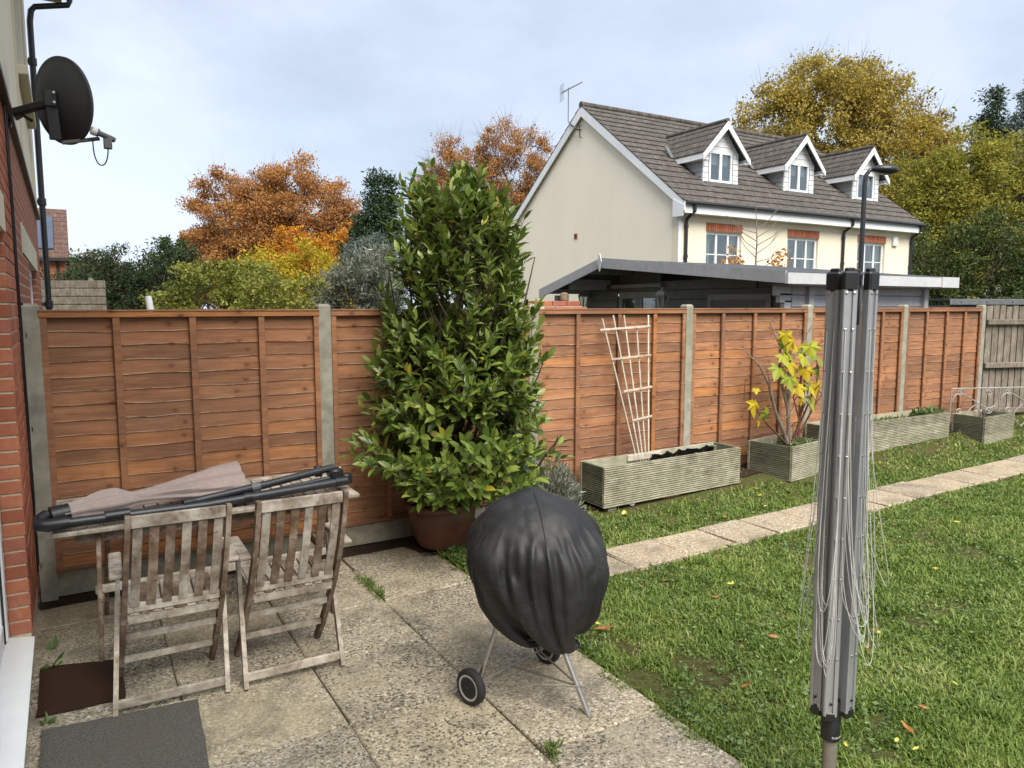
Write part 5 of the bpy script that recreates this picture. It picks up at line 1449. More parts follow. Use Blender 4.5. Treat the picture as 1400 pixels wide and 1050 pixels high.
pa = thing('parasol', 'folded taupe cantilever parasol lying across the table', 'parasol', (.6, 4.55, .74))
def tubep(name, pts, r, mat, n=12, par=None):
    b = MB(); b.tube(pts, r, n); return b.build(name, mat, par or pa, True)
tubep('pole', [(-.17, 4.435, .79), (.6, 4.49, .775), (1.44, 4.56, .80)], .026, M['pole'])
for f, w_ in ((.19, .12), (.02, .10), (.62, .05), (.985, .08)):
    c = Vector((-.17, 4.435, .79)).lerp(Vector((1.44, 4.56, .80)), f) + Vector((0, 0, -.013 if .3 < f < .8 else 0)); d = Vector((1.61, .125, .005)).normalized()
    tubep('sleeve', [c - d * w_ / 2, c + d * w_ / 2], .031, M['black'])
tubep('elbow', [(-.10, 4.44, .79), (-.19, 4.433, .79), (-.225, 4.445, .795), (-.225, 4.48, .81), (-.19, 4.51, .825)], .034, M['black'])
tubep('upper_arm', [(.50, 4.50, .80), (.95, 4.57, .835), (1.40, 4.66, .875)], .0235, M['pole'])
tubep('arm_collar', [(.86, 4.556, .828), (.91, 4.564, .832)], .027, M['lead'])
tubep('strut', [(.40, 4.49, .785), (.95, 4.555, .79), (1.42, 4.61, .825)], .014, M['pole'])
b = MB(); b.box((1.40, 4.63, .845), (.09, .10, .06), None, .012); b.box((1.46, 4.58, .81), (.07, .06, .07), None, .012); b.box((1.30, 4.66, .86), (.05, .03, .07), None, .006); b.build('hinge_block', M['black'], pa, True)
tubep('crank_handle', [(1.33, 4.68, .85), (1.42, 4.70, .855), (1.46, 4.69, .86)], .008, M['line'], 8)
tubep('crown_cap', [(-.175, 4.515, .815), (-.12, 4.53, .818), (-.09, 4.537, .82)], .052, M['black'], 16)
tubep('hub_joint', [(.47, 4.49, .80), (.55, 4.51, .805)], .024, M['black'])
# canopy: bundled at the crown cap, fanning into a flat pleated tail
n1, n2 = 46, 44
A0 = Vector((-.12, 4.535, .80)); A1 = Vector((.84, 4.76, .80)); dr = (A1 - A0).normalized(); sdv = Vector((-dr.y, dr.x, 0))
vs_ = []
for i in range(n1):
    f = i / (n1 - 1); c = A0.lerp(A1, f)
    wv = .055 + .03 * sstep(.08, .22, f) - .03 * sstep(.26, .38, f) + .125 * sstep(.32, 1.0, f)
    hv = .05 + .022 * sstep(.05, .2, f) - .03 * sstep(.26, .36, f) + .016 * sstep(.4, 1, f)
    for j in range(n2):
        th = 2 * math.pi * j / n2
        pl_ = .13 * math.sin(th * 5 + f * 3.0) + .09 * math.sin(th * 9 - f * 6 + 1) + .15 * mnoise.noise((f * 4, math.cos(th) * 1.5, math.sin(th) * 1.5))
        y_ = math.cos(th) * wv * (1 + pl_ * .5); z_ = math.sin(th) * hv * (1 + pl_)
        z_ = max(z_, -.055) + .035 * math.cos(th) * sstep(.3, 1, f)
        tail = .045 * math.cos(th) * sstep(.85, 1, f)
        p = c + sdv * y_ + dr * tail + Vector((0, 0, z_ + .05 * f + .012))
        vs_.append(p)
fs = [(i * n2 + j, i * n2 + (j + 1) % n2, (i + 1) * n2 + (j + 1) % n2, (i + 1) * n2 + j) for i in range(n1 - 1) for j in range(n2)]
fs += [tuple(range(n2))[::-1], tuple((n1 - 1) * n2 + j for j in range(n2))]
b = MB(); b.raw(vs_, fs); cp_ = b.build('canopy', M['taupe'], pa, True)
tubep('rib_tip', [(.72, 4.84, .905), (.79, 4.86, .91)], .008, M['black'], 6)
b = MB(); b.tube([(.25, 4.66, .868), (.45, 4.71, .885), (.72, 4.80, .90)], .004, 5); b.build('seam_piping', M['taupedark'], cp_, True)

# folding armchairs seen from behind; origin under the middle of the rear feet
def make_chair(label):
    t = thing('folding_chair', label, 'chair', (0, 0, 0), 0, 'weathered folding armchairs at the table')
    sh = lambda p: (p[0] + .075 * p[2] + .0, p[1], p[2])
    def bars(name, pts, w_, th_, mat, side=(1, 0, 0)):
        b = MB()
        P_ = [Vector(sh(p)) for p in pts]; vs_ = []; n = len(P_)
        for i, p in enumerate(P_):
            d = (P_[min(i + 1, n - 1)] - P_[max(i - 1, 0)]).normalized(); s_ = Vector(side); s_ = (s_ - d * s_.dot(d)).normalized(); u_ = d.cross(s_)
            for a, c in ((-1, -1), (1, -1), (1, 1), (-1, 1)): vs_.append(p + s_ * a * w_ / 2 + u_ * c * th_ / 2)
        fs = [(i * 4 + k, i * 4 + (k + 1) % 4, i * 4 + 4 + (k + 1) % 4, i * 4 + 4 + k) for i in range(n - 1) for k in range(4)] + [(3, 2, 1, 0), tuple(4 * (n - 1) + k for k in range(4))]
        b.raw(vs_, fs); return b.build(name, mat, t, local=True)
    for s_ in (-1, 1):
        x_ = s_ * .222
        bars('back_upright', [(x_, .02, .955), (x_, .035, .8), (x_, .075, .62), (x_, .135, .46), (x_, .23, .28), (x_, .33, .12), (x_, .425, 0)], .024, .046, M['teakdark'])
        x_ = s_ * .248
        bars('rear_leg', [(x_, 0, 0), (x_, .12, .19), (x_, .30, .46), (x_, .40, .635)], .022, .042, M['teak'])
        b = MB(); b.bar(sh((s_ * .262, .07, .655)), sh((s_ * .265, .44, .66)), .058, .022, ch=.006); b.build('armrest', M['teak'], t, local=True)
    def rail(name, z, y, w_, h_, hw, mat, th_=.02):
        b = MB(); b.bar(sh((-hw, y, z)), sh((hw, y, z)), th_, h_, ch=.003); return b.build(name, mat, t, local=True)
    rail('top_rail', .925, .024, .02, .058, .209, M['teak'], .024)
    rail('back_rail', .475, .128, .02, .045, .209, M['teak'], .022)
    for k in range(6):
        x_ = -.178 + k * .0712
        bars('back_slat', [(x_, .028, .90), (x_, .06, .68), (x_, .118, .485)], .041, .011, M['teakdark'] if k in (1, 2, 4) else M['teak'])
    rail('seat_rail', .415, .135, .02, .045, .205, M['teak'], .022); rail('seat_rail', .43, .50, .02, .04, .205, M['teak'], .022)
    for k in range(8):
        x_ = -.178 + k * .051
        b = MB(); b.bar(sh((x_, .12, .443)), sh((x_, .52, .457)), .042, .013, ch=.003); b.build('seat_slat', M['teakdark'] if k % 3 == 1 else M['teak'], t, local=True)
    for s_ in (-1, 1):
        b = MB(); b.bar(sh((s_ * .2, .13, .425)), sh((s_ * .2, .5, .438)), .02, .035, ch=.003); b.build('seat_side', M['teak'], t, local=True)
    rail('foot_rail', .052, .028, .02, .042, .24, M['teak'], .02)
    rail('stretcher', .30, .215, .02, .036, .212, M['teak'], .018); rail('stretcher', .14, .318, .02, .034, .212, M['teak'], .018)
    return t
c1 = make_chair('weathered folding chair on the left, nearest the brick wall')
c1.location = (.305, 3.735, 0); c1.rotation_euler = (0, 0, -.03)
c2 = copy_tree(c1); c2['label'] = 'weathered folding chair on the right, nearest the laurel'
c2.location = (.885, 3.70, 0); c2.rotation_euler = (0, 0, -.01)

# mats on the patio
def matt(name, label, pts, z, h, mat):
    b = MB(); b.prism([Vector((x_, y_, z)) for x_, y_ in pts], (0, 0, 0), (0, 0, h))
    o = b.build(name, mat); return tag(o, label, 'doormat')
def wob(pts, n=8, amp=.006):
    out = []
    for i in range(len(pts)):
        a = Vector(pts[i]); c = Vector(pts[(i + 1) % len(pts)])
        for k in range(n):
            q = a.lerp(c, k / n); out.append((q.x + random.uniform(-amp, amp), q.y + random.uniform(-amp, amp)))
    return out
matt('doormat', 'worn dark grey doormat at the bottom left of the patio', wob([(-.235, 2.95), (.37, 2.95), (.41, 3.70), (-.235, 3.775)], 8, .003), .004, .016, M['greymat'])
matt('brown_mat', 'soaked dark brown mat under the left chair and table leg', wob([(-.262, 3.93), (.11, 3.91), (.115, 4.36), (-.262, 4.47)], 8, .004), .004, .014, M['brownmat'])

# ================================================================== COVERED BARBECUE
KX, KY = 1.87, 2.95
bq = thing('kettle_barbecue', 'kettle barbecue under a crumpled black vinyl cover', 'barbecue', (KX, KY, 0))
def drape(n1=64, n2=128, steps=170, seed=4, hemdir=-2.135 + .75):
    """slack vinyl bag dropped over a kettle and gathered at the hem; simple position based cloth"""
    rg = np.random.default_rng(seed)
    # flat pattern: top disc then skirt, given as arc length from the crown -> pattern radius
    arc = np.linspace(0.012, .85, n1)
    Rb = np.where(arc < .34, arc * (1.0 + .28 * (arc / .34) ** 1.5), .4352 - .20 * np.clip((arc - .46) / .38, 0, 1))
    th = np.linspace(0, 2 * math.pi, n2, endpoint=False)
    ring_len = 2 * math.pi * Rb / n2
    dl = arc[1] - arc[0]
    # start: onion outline
    z0 = np.interp(arc, [0, .2, .36, .5, .6, .75, .865], [1.07, 1.02, .90, .78, .66, .48, .32])
    r0 = np.interp(arc, [0, .2, .36, .5, .6, .75, .865], [.0, .2, .325, .37, .375, .33, .25])
    X = np.empty((n1, n2, 3))
    tilt = .045 * np.cos(th - hemdir)
    for i in range(n1):
        X[i, :, 0] = r0[i] * np.cos(th); X[i, :, 1] = r0[i] * np.sin(th); X[i, :, 2] = z0[i] - tilt * (arc[i] / .865) ** 2
    X += rg.normal(size=X.shape) * .003
    for k in range(26):
        a_, b_, p_, q_ = rg.integers(2, 12), rg.uniform(2, 16), rg.uniform(0, 6.28), rg.uniform(0, 6.28)
        w = .011 * np.sin(a_ * th[None] + p_ + rg.uniform(-6, 6) * arc[:, None]) * np.sin(b_ * arc[:, None] + q_) * np.clip(arc[:, None] / .25, 0, 1)
        X[..., 0] += w * np.cos(th); X[..., 1] += w * np.sin(th); X[..., 2] += .5 * w
    V = np.zeros_like(X)
    dg = math.sqrt(dl * dl)
    def proj(a, b, L, k):
        d = b - a; l = np.linalg.norm(d, axis=-1, keepdims=True) + 1e-9
        c = d * (.5 * k * (1 - L / l)); return c
    D1 = np.sqrt(dl ** 2 + ((ring_len[:-1] + ring_len[1:]) / 2) ** 2)[:, None, None]
    RL = ring_len[:, None, None]
    dt = .012
    hem0 = X[-1].copy()
    hr = .135 + .022 * np.sin(9 * th + 1.0) + .018 * np.sin(5 * th) + .008 * np.sin(16 * th + 2)
    ha = th + .95 + .05 * np.sin(3 * th)
    hem1 = np.stack([hr * np.cos(ha) + .075 * math.cos(hemdir + .6), hr * np.sin(ha) + .075 * math.sin(hemdir + .6), .385 - .10 * np.cos(ha - hemdir) + .012 * np.sin(9 * th)], -1)
    crown = np.stack([.012 * np.cos(th), .012 * np.sin(th), 0 * th], -1)
    for s in range(steps):
        V *= .96; V[..., 2] -= 9.8 * dt * .3
        P = X + V * dt
        for it in range(5):
            for par in (0, 1):
                a = P[par:-1:2]; b = P[par + 1::2]; m = min(len(a), len(b)); a = P[par:par + 2 * m:2]; b = P[par + 1:par + 1 + 2 * m:2]; m = min(len(a), len(b))
                c = proj(a[:m], b[:m], dl, 1.0); P[par:par + 2 * m:2][:m] += c; P[par + 1:par + 1 + 2 * m:2][:m] -= c
            for par in (0, 1):
                a = P[:, par::2]; b = np.roll(P, -1, 1)[:, par::2]
                c = proj(a, b, RL, 1.0); idx = np.arange(par, n2, 2); P[:, idx] += c; P[:, (idx + 1) % n2] -= c
            Q = np.roll(P, -1, 1)
            c = proj(P[:-1], Q[1:], D1, .35); P[:-1] += c; P[1:] -= np.roll(c, 1, 1)
            Q = np.roll(P, -1, 1)
            c = proj(Q[:-1], P[1:], D1, .35); P[1:] -= c; P[:-1] += np.roll(c, 1, 1)
            # bending: long-range springs only resist folding
            for st, k in ((2, .3), (7, .2)):
                d2 = np.roll(P, -st, 1); L = RL * st * .80
                l = np.linalg.norm(d2 - P, axis=-1, keepdims=True) + 1e-9
                c = (d2 - P) * (.5 * k * np.minimum(0, 1 - L / l)); P += c; P -= np.roll(c, st, 1)
                L = dl * st * .86; a = P[:-st]; b = P[st:]; l = np.linalg.norm(b - a, axis=-1, keepdims=True) + 1e-9
                c = (b - a) * (.5 * k * np.minimum(0, 1 - L / l)); P[:-st] += c; P[st:] -= c
            # kettle: flattened ball, lid handle, side handles
            C = np.array((0, 0, .745)); S = np.array((.315, .315, .285))
            q = (P - C) / S; l = np.linalg.norm(q, axis=-1, keepdims=True); P = np.where(l < 1, C + q / np.maximum(l, 1e-6) * S, P)
            for (c3, r3) in (((.0, .0, .955), .095), ((.27, .09, .76), .09), ((-.27, -.09, .76), .09), ((.07, -.26, .72), .085)):
                d = P - np.array(c3); l = np.linalg.norm(d, axis=-1, keepdims=True); P = np.where(l < r3, np.array(c3) + d / np.maximum(l, 1e-6) * r3, P)
            P[0] = crown + np.array((0, 0, 1)) * max(1.048, P[0, :, 2].mean())
            w_ = min(1.0, s / 70)
            P[-1] = hem0 * (1 - w_) + hem1 * w_
        V = (P - X) / dt; X = P
    return X
CX3 = drape()
CAMB = math.atan2(-KY, -KX) - .25
n1, n2 = CX3.shape[:2]
for i in range(1, n1):
    for j in range(n2):
        q = Vector(CX3[i, j])
        rd = math.hypot(q.x, q.y) + 1e-6
        w_ = .030 * (abs(mnoise.noise((q.x * 4.2 + q.z * 2.5 + 7, q.y * 4.2, q.z * 3.2))) - .2) + .017 * (abs(mnoise.noise((q.x * 8.5, q.y * 8.5 + 3 - q.z * 4, q.z * 6))) - .2) + .006 * mnoise.noise((q.x * 24, q.y * 24, q.z * 16))
        w_ *= sstep(.02, .12, rd)
        CX3[i, j] += np.array((q.x / rd * .7, q.y / rd * .7, .5 if q.z > .8 else .1)) * w_
CX3[..., :2] *= 1.01
CX3 += np.array((KX, KY, 0))
vs_ = [tuple(q) for q in CX3.reshape(-1, 3)] + [(KX, KY, float(CX3[0, :, 2].mean()) + .002)]
fs = [(i * n2 + j, (i + 1) * n2 + j, (i + 1) * n2 + (j + 1) % n2, i * n2 + (j + 1) % n2) for i in range(n1 - 1) for j in range(n2)]
fs += [(n1 * n2, j, (j + 1) % n2) for j in range(n2)]
b = MB(); b.raw(vs_, fs); cv = b.build('cover', M['cover'], bq, False)
for j0 in (int(n2 * ((CAMB + k_ * 1.5708) % 6.2832) / 6.2832) for k_ in range(4)):
    b = MB(); b.tube([tuple(CX3[i, j0] + np.array((0, 0, .0005))) for i in range(2, n1, 1)], .0022, 5, False); b.build('seam', M['black'], cv, True)
b = MB(); b.tube([tuple(q) for q in CX3[-1]] + [tuple(CX3[-1, 0])], .0045, 6, False); b.build('hem', M['black'], cv, True)
md = cv.modifiers.new('smooth', 'SUBSURF'); md.levels = 1; md.render_levels = 1
for p_ in cv.data.polygons: p_.use_smooth = True
b = MB(); b.lathe([(.0, .40), (.16, .42), (.26, .52), (.28, .62)], (KX, KY, 0), 28); b.build('bowl', M['black'], bq, True)
b = MB(); b.lathe([(.0, .335), (.15, .34), (.165, .355), (.155, .36)], (KX - .02, KY, 0), 28); b.build('ash_tray', M['galv'], bq, True)
W1, W2, LG = Vector((1.555, 3.01, .088)), Vector((2.10, 3.17, .088)), Vector((1.985, 2.635, 0))
for nm, a, c in (('leg', Vector((1.74, 2.99, .50)), W1 + Vector((.045, .013, .0))), ('leg', Vector((1.99, 3.06, .50)), W2 - Vector((.045, .013, 0))), ('leg', Vector((1.905, 2.835, .42)), LG)):
    b = MB(); b.tube([a, c], .0125, 12); lg_ = b.build(nm, M['steel'], bq, True)
b = MB(); b.tube([Vector((1.715, 2.993, .425)), Vector((1.703, 2.995, .395))], .016, 10); b.build('leg_clamp', M['steel'], bq, True)
axd = (W2 - W1).normalized()
b = MB(); b.tube([W1, W2], .006, 8); b.build('axle', M['galv'], bq, True)
mid = LG + Vector((-.022, .045, .13))
for a, c in ((W1 + axd * .06, mid), (W2 - axd * .06, mid), ((W1 + W2) / 2 + Vector((0, 0, .0)), mid)):
    b = MB(); b.tube([a, c], .0048, 6); b.build('brace_wire', M['galv'], bq, True)
Qw = ax(axd)
for wc in (W1, W2):
    b = MB(); b.lathe([(.058, -.02), (.078, -.022), (.087, -.015), (.088, 0), (.087, .015), (.078, .022), (.058, .02)], wc, 36, Qw); wh = b.build('wheel', M['rubber'], bq, True)
    b = MB(); b.lathe([(.043, -.0185), (.064, -.0215), (.064, .0215), (.043, .0185)], wc, 36, Qw); b.build('wheel_ring', M['hub'], wh, True)
    b = MB(); b.lathe([(.0, -.012), (.044, -.012), (.044, .012), (.0, .012)], wc, 24, Qw)
    for k in range(5):
        a = k * 1.2566; c = wc + Qw @ Vector((.026 * math.cos(a), .026 * math.sin(a), 0)); b.lathe([(.006, -.02), (.012, -.016), (.012, .016), (.006, .02)], c, 8, Qw)
    b.lathe([(.012, -.024), (.012, .024)], wc, 12, Qw); b.build('hub', M['black'], wh, True)

# ================================================================== ROTARY AIRER
AX_, AY_ = 2.45, 1.687
ar = thing('rotary_airer', 'folded rotary washing line with grey arms and slack lines on the lawn', 'rotary airer', (AX_, AY_, 0))
def al_(a, f, z): return Vector(tuple(RT * a + FW * f)) + Vector((AX_, AY_, z))
b = MB(); b.tube([al_(0, 0, -.05), al_(0, 0, .30)], .0265, 18); b.build('ground_tube', M['galv'], ar, True)
b = MB(); b.lathe([(.030, .245), (.036, .25), (.036, .33), (.034, .335), (.034, .40), (.027, .41), (.027, .40)], (AX_, AY_, 0), 20)
hb_ = b.build('lower_hub', M['black'], ar, True)
b = MB(); b.tube([al_(0, .005, .40), al_(0, .005, 1.92)], .0215, 16); b.build('mast', M['lead'], ar, True)
b = MB(); b.lathe([(.026, 1.86), (.029, 1.865), (.029, 1.99), (.02, 2.01), (.02, 2.04), (.0, 2.05)], (AX_, AY_, 0), 18); b.build('upper_hub', M['black'], ar, True)
b = MB(); b.tube([al_(-.012, -.026, 1.52), al_(-.012, -.026, 1.64)], .010, 8); b.box(al_(-.012, -.03, 1.46), (.03, .02, .10), Matrix(((.86, .51, 0), (-.51, .86, 0), (0, 0, 1))), .004); b.build('height_catch', M['galv'], ar, True)
arms = []
for k, (a, f, ang_) in enumerate(((-.066, -.004, 222), (-.036, -.060, 262), (.054, -.030, -62), (.034, .056, 75))):
    rr_ = math.radians(ang_); ov = Vector(tuple(RT * math.cos(rr_) + FW * math.sin(rr_))); sv = Vector((-ov.y, ov.x, 0))
    p0 = al_(a * .92, f * .92, .375); p1 = al_(a * 1.02, f * 1.02, 2.03)
    b = MB(); up = (p1 - p0).normalized()
    # channel section: web plus two lips
    for (o0, o1, w0, w1) in ((-.016, .016, -.021, -.006), ):
        pass
    sec = [(-.025, -.014), (.025, -.014), (.025, .010), (.021, .014), (.009, .014), (.009, .008), (-.009, .008), (-.009, .014), (-.021, .014), (-.025, .010)]
    nS = len(sec)
    vs_ = [p0 + sv * x_ + ov * y_ for x_, y_ in sec] + [p1 + sv * x_ + ov * y_ for x_, y_ in sec]
    b.raw(vs_, [(i, (i + 1) % nS, nS + (i + 1) % nS, nS + i) for i in range(nS)] + [tuple(range(nS))[::-1], tuple(range(nS, 2 * nS))])
    am = b.build('arm', M['alu'], ar)
    b = MB(); Qa = Matrix((sv, ov, up)).transposed()
    b.box(p1 - up * .012, (.054, .034, .07), Qa, .007); b.box(p1 + up * .028 - ov * .006, (.034, .022, .016), Qa, .004); b.build('end_cap', M['black'], am)
    b = MB(); b.bar(Vector((AX_, AY_, .36)), p0 + up * .02 - ov * .004, .03, .05, ch=.006); b.box(p0 - up * .004, (.046, .030, .045), Qa, .008); b.build('arm_bracket', M['black'], hb_)
    b = MB(); hs = []
    for q in range(10):
        z_ = 2.0 - q * .155 if q else 1.975
        c = p0.lerp(p1, (z_ - .375) / 1.655)
        for sg in (-1, 1):
            b.lathe([(.003, -.001), (.0052, 0), (.0052, .002), (.003, .003)], c + sv * .013 * sg + ov * .0142, 8, ax(ov))
        hs.append(c)
    b.build('eyelets', M['steel'], am)['kind'] = 'stuff'
    b = MB(); b.lathe([(.005, -.002), (.005, .003)], p0 + up * .05 + ov * .015, 8, ax(ov)); b.build('pin', M['black'], am)
    arms.append((hs, sv, ov))
lr2 = random.Random(21)
for k in range(4):
    h0, s0, o0 = arms[k]; h1, s1, o1 = arms[(k + 1) % 4]
    for q in (range(1, 8) if k < 2 else range(1, 7)):
        A = h0[q] + s0 * .013 + o0 * .016; B = h1[q] - s1 * .013 + o1 * .016
        out = (o0 + o1).normalized()
        zlow = lr2.uniform(.55, .86)
        dep_ = max(.10, A.z - zlow)
        tg = (B - A); tg.z = 0; tl_ = tg.length; tg.normalize()
        hw_ = lr2.uniform(.025, .055) + .5 * tl_ * .3
        wv = lr2.uniform(.018, .045) + (.11 * lr2.random() ** 1.4 if k == 2 else .06 * lr2.random() if k == 1 else .05 * lr2.random())
        lean = lr2.uniform(-.03, .03) + (.045 * lr2.random() if k == 1 else 0)
        M_ = (A + B) / 2; pts = []
        for i in range(33):
            f = i / 32; s_ = math.sin(math.pi * f)
            drop = s_ ** .62
            lat = -math.cos(math.pi * f)
            hwid = tl_ / 2 * (1 - drop) + hw_ * drop
            q_ = M_ + tg * (lat * hwid + lean * drop ** 2) + out * (wv * drop ** 1.5)
            pts.append((q_.x, q_.y, A.z * (1 - f) + B.z * f - dep_ * drop))
        b = MB(); b.tube(pts, .0014, 5, False); b.build('line', M['line'], ar, True)
# maker's name on the hub
cu = bpy.data.curves.new('maker_name', 'FONT'); cu.body = 'Brabantia'; cu.size = .012; cu.extrude = .0004; cu.align_x = 'CENTER'; cu.align_y = 'CENTER'
tx = bpy.data.objects.new('maker_name_text', cu); C.objects.link(tx)
bpy.context.view_layer.update()
me = bpy.data.meshes.new_from_object(tx.evaluated_get(bpy.context.evaluated_depsgraph_get()))
bpy.data.objects.remove(tx)
arr = []
for v_ in me.vertices:
    a = v_.co.x / .0365 + .35            # wrap round the hub, slightly to the right
    r_ = .0364 + v_.co.z
    p = RT * (r_ * math.sin(a)) - FW * (r_ * math.cos(a)); v_.co = (p[0], p[1], v_.co.y + .268)
me.materials.clear(); me.materials.append(M['line'])
o = bpy.data.objects.new('maker_name', me); put(o, hb_)

# ================================================================== SMALL THINGS ON THE GROUND
lf = np.array([(0, 0, 0), (.3, .22, .05), (.7, .2, .1), (1, .03, .22), (.72, -.2, .08), (.3, -.2, .06), (.5, 0, -.02), (-.3, .02, .06)])
lff = np.array([(0, 6, 1), (1, 6, 2), (2, 6, 3), (3, 6, 4), (4, 6, 5), (5, 6, 0), (7, 0, 0)])[:6]
lmb = [fast_mesh('fallen_leaf', lf * np.array((1, s_, k_)), lff, M['fallen'], np.full(8, q)) for s_, k_, q in ((1, 1, .1), (.75, 1.8, .5), (1.1, -.8, .8))]
lmy = [fast_mesh('fallen_leaf', lf * np.array((1, s_, k_)), lff, M['fallenyellow'], np.full(8, q)) for s_, k_, q in ((1, 1, .1), (.8, 1.6, .6))]
spots = [(2.53, 3.31, 0, .11), (2.60, 3.34, 1, .05), (5.2, 2.83, 1, .06), (3.92, 2.42, 1, .07), (4.2, 2.93, 1, .05), (4.75, 3.1, 0, .07), (3.46, 3.28, 0, .06), (3.72, 3.4, 1, .06), (3.33, 2.72, 0, .06), (2.52, 1.78, 0, .06), (3.1, 1.72, 0, .07), (3.35, 1.8, 0, .06), (3.0, 2.1, 0, .07), (3.64, 2.3, 0, .05), (4.3, 2.05, 1, .06), (2.75, 2.4, 0, .06), (3.6, 4.75, 0, .08), (4.4, 4.82, 1, .07), (4.05, 4.9, 1, .1), (5.6, 4.75, 1, .08), (6.0, 4.72, 0, .09), (2.75, 4.85, 0, .09), (2.62, 4.78, 0, .1), (2.85, 4.95, 0, .08), (2.7, 5.0, 0, .08)]
fr2 = random.Random(8)
for _ in range(34):
    spots.append((fr2.uniform(2.5, 8.5), fr2.uniform(1.5, 3.8), fr2.choice((0, 0, 1)), fr2.uniform(.03, .055)))
for _ in range(14):
    spots.append((fr2.uniform(3.0, 9.5), fr2.uniform(4.5, 4.98), fr2.choice((0, 0, 1)), fr2.uniform(.035, .06)))
for i, (x_, y_, ye, s_) in enumerate(spots):
    o = bpy.data.objects.new('fallen_leaf', (lmy if ye else lmb)[i % (2 if ye else 3)])
    o.location = (x_, y_, gz(x_, y_) + (.034 if y_ < 4.6 else .03)); o.rotation_euler = (fr2.uniform(-.3, .3), fr2.uniform(-.3, .3), fr2.uniform(0, 6.28)); o.scale = (s_,) * 3
    put(o); tag(o, 'yellow fallen leaf lying on the grass' if ye else 'orange-brown dead leaf lying on the grass', 'leaf', 'yellow leaves on the grass' if ye else 'brown leaves on the grass')
def rosette(name, label, x_, y_, z, n, L, cat, group=None, up=.35, wl=.4):
    t_ = thing(name, label, cat, (x_, y_, z), 0, group)
    th = rng.random(n) * 6.28; D = unit(np.stack([np.cos(th), np.sin(th), up + .5 * rng.random(n)], 1)); Ls = L * (.6 + .7 * rng.random(n))
    V, F, r4 = leaf_np(rng.normal(size=(n, 3)) * np.array((.012, .012, .001)), D, Ls, Ls * wl, rng.random(n), -.08)
    put(bpy.data.objects.new('leaves', fast_mesh('leaves', V, F, M['weed'], r4)), t_)
    b = MB(); b.tube([(0, 0, -.02), (0, 0, .012)], [.006, .004], 6); b.build('crown', M['weed'], t_, True, True)
    return t_
for x_, y_, n, L, lab in ((-.215, 4.47, 5, .11, 'broad green weed beside the brown mat by the door sill'), (-.225, 3.86, 9, .055, 'small green weed between the two mats and the sill'), (-.225, 4.72, 5, .08, 'green weed at the foot of the brick pier'), (-.235, 3.3, 8, .05, 'little weed by the sill left of the grey mat')):
    rosette('weed', lab, x_, y_, .0, n, L, 'weed', 'weeds along the door sill')
def tuft(label, pts, L, n):
    P = np.array([(p[0] + rng.normal() * .018, p[1] + rng.normal() * .018, 0.0) for p in pts for _ in range(n)]); m = len(P)
    D = unit(rng.normal(size=(m, 3)) * np.array((.6, .6, .2)) + np.array((0, 0, .7))); Ls = L * (.4 + rng.random(m))
    V, F, r4 = leaf_np(P, D, Ls, Ls * .14, rng.random(m) * .6, .05)
    o = bpy.data.objects.new('grass_tuft', fast_mesh('grass_tuft', V, F, M['grass'], r4)); put(o); return tag(o, label, 'grass', kind='stuff')
tuft('grass growing in the slab joint right of the chairs', [(1.645 + random.uniform(-.02, .02), 4.45 + k * .045) for k in range(10)], .05, 22)
tuft('small grass tuft in the slab joint in front of the barbecue', [(1.66, 2.46), (1.675, 2.48), (1.69, 2.5)], .05, 30)
tuft('rough grass between the pot and the patio edge', [(2.36 + random.uniform(0, .16), 4.55 + k * .035) for k in range(14)], .08, 40)

# lawn blades
def project(P):
    d = P - np.array((0, 0, 1.93)); a = d @ RT; f = d @ FW; z = d[:, 2]
    cp_, sp2 = math.cos(R(6.1)), math.sin(R(6.1))
    zc = f * cp_ - z * sp2; yc = z * cp_ + f * sp2
    return 700 + 1000 * a / zc, 525 - 1000 * yc / zc, zc
def lawn_blades(N):
    out = []
    got = 0
    while got < N:
        m = 400000
        x_ = rng.uniform(2.26, 13.4, m); y_ = rng.uniform(-1.5, 5.45, m)
        P = np.stack([x_, y_, np.zeros(m)], 1)
        u_, v_, zc = project(P)
        k = (zc > .8) & (u_ > -150) & (u_ < 1950) & (v_ < 1500)
        k &= ~((y_ > 3.985) & (y_ < 4.405))
        k &= (x_ > 2.335) | (rng.random(m) < .35 * (np.sin(y_ * 9) + np.sin(y_ * 23 + 1) > -.2))
        edge = np.where(y_ > 4.9, .35, 1.0) * np.where(y_ > 5.15, .12, 1.0)
        pr2 = np.clip((2.6 / np.maximum(zc, 2.0)) ** 1.55, 0, 1) * edge
        for (px0, px1, py0, py1) in ((3.9, 5.72, 5.0, 5.6), (6.1, 6.95, 4.85, 5.6), (7.2, 9.62, 5.1, 5.6), (9.84, 10.65, 4.82, 5.6), (2.1, 2.75, 4.95, 5.6)):
            k &= ~((x_ > px0) & (x_ < px1) & (y_ > py0) & (y_ < py1))
        k &= rng.random(m) < pr2
        out.append(P[k]); got += k.sum()
    return np.concatenate(out)[:N]
P = lawn_blades(350000); N_ = len(P)
pn = np.array([mnoise.noise((p[0] * 1.6, p[1] * 1.6, 3.3)) for p in P[::1]])
pn2 = np.array([mnoise.noise((p[0] * 6.0, p[1] * 6.0, 8.1)) for p in P[::1]])
keep = (pn * .8 + pn2 * .7 + rng.random(N_) * .5) > -.16
P = P[keep]; pn = pn[keep]; pn2 = pn2[keep]; N_ = len(P)
k_ = np.maximum(0, P[:, 0] - 2.33); tb_ = np.clip((P[:, 1] - 4.5) / .7, 0, 1); sm_ = tb_ * tb_ * (3 - 2 * tb_)
P[:, 2] = .010 * k_ + sm_ * (.05 + .022 * k_) - .008
L = (.017 + .028 * rng.random(N_)) * (1 + .8 * pn2 + .3 * pn) * np.where(rng.random(N_) < .06, 1.7, 1.0)
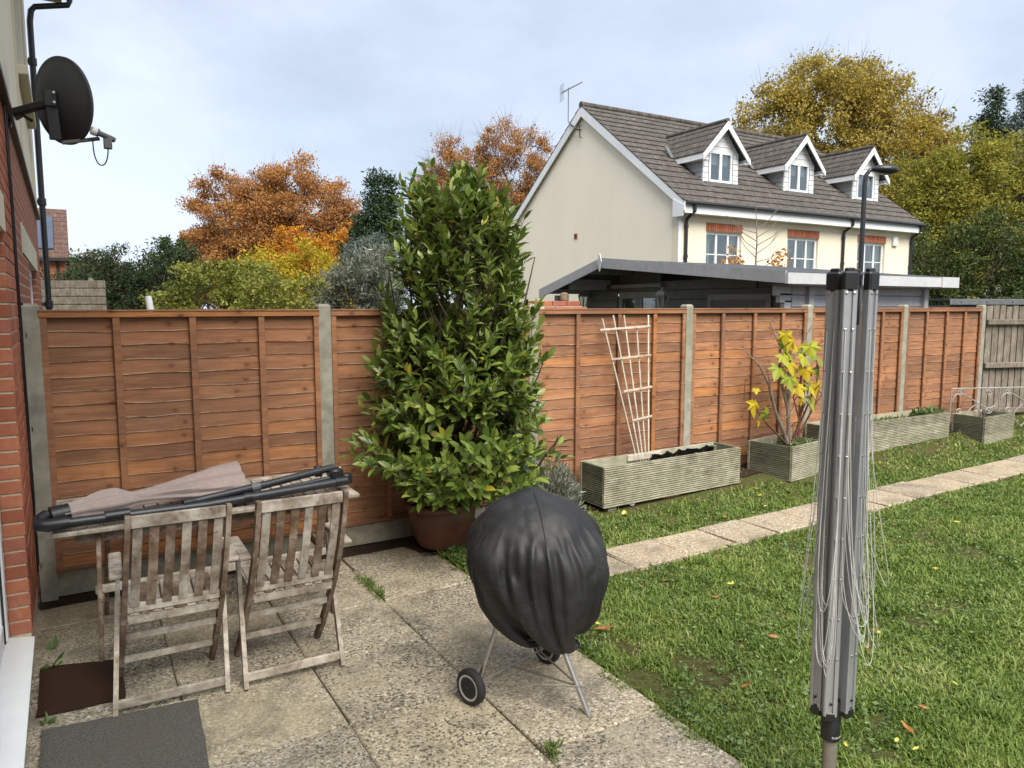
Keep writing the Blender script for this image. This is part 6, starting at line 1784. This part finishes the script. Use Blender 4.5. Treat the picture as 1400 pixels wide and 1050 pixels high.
az = rng.random(N_) * 2 * math.pi; inc = np.radians(rng.uniform(25, 105, N_))
D0 = np.stack([np.cos(az) * np.sin(inc * .5), np.sin(az) * np.sin(inc * .5), np.cos(inc * .5)], 1)
D1 = np.stack([np.cos(az) * np.sin(inc), np.sin(az) * np.sin(inc), np.cos(inc)], 1)
sa = az + math.pi / 2 + rng.normal(0, .5, N_); S = np.stack([np.cos(sa), np.sin(sa), np.zeros(N_)], 1)
W = (.0022 + .0022 * rng.random(N_))[:, None] * (1 + .5 * np.clip((np.linalg.norm(P[:, :2], axis=1) - 3) / 4, 0, 2))[:, None]
V = np.empty((N_, 5, 3)); m = P + D0 * (L * .55)[:, None]
V[:, 0] = P - S * W; V[:, 1] = P + S * W; V[:, 2] = m + S * W * .9; V[:, 3] = m - S * W * .9; V[:, 4] = m + D1 * (L * .6)[:, None]
bI = np.arange(N_)[:, None] * 5
F = np.concatenate([bI + np.array(q) for q in ((0, 1, 2), (0, 2, 3), (3, 2, 4))])
tone = np.clip(rng.normal(.5, .2, N_) + .12 * pn, 0, 1)
o = bpy.data.objects.new('grass', fast_mesh('grass', V.reshape(-1, 3), F, M['grass'], np.repeat(tone, 5)))
put(o); tag(o, 'short rough green lawn grass', 'grass', kind='stuff')
# clover and broad-leaved weeds through the lawn
n = 26000
xs_ = 2.36 + 7.5 * rng.random(n) ** 1.5; ys_ = rng.uniform(.8, 4.95, n)
kk = np.array([mnoise.noise((a * 1.1, c * 1.1, 20.0)) for a, c in zip(xs_, ys_)]) > -.12
kk &= ~((ys_ > 3.96) & (ys_ < 4.43))
xs_, ys_ = xs_[kk], ys_[kk]; n = len(xs_)
P = np.stack([xs_, ys_, .010 * (xs_ - 2.33) + .008 + .018 * rng.random(n) + np.where(ys_ > 4.5, .05 * (ys_ - 4.5) * 3, 0)], 1)
az = rng.random(n) * 6.28; D = unit(np.stack([np.cos(az), np.sin(az), rng.uniform(-.1, .5, n)], 1))
Ls = .012 + .024 * rng.random(n) ** 1.5
V, F, r4 = leaf_np(P, D, Ls, Ls * .6, rng.random(n), .06)
o = bpy.data.objects.new('clover', fast_mesh('clover', V, F, M['weed'], r4)); put(o); tag(o, 'clover and small weeds spread through the lawn', 'clover', kind='stuff')
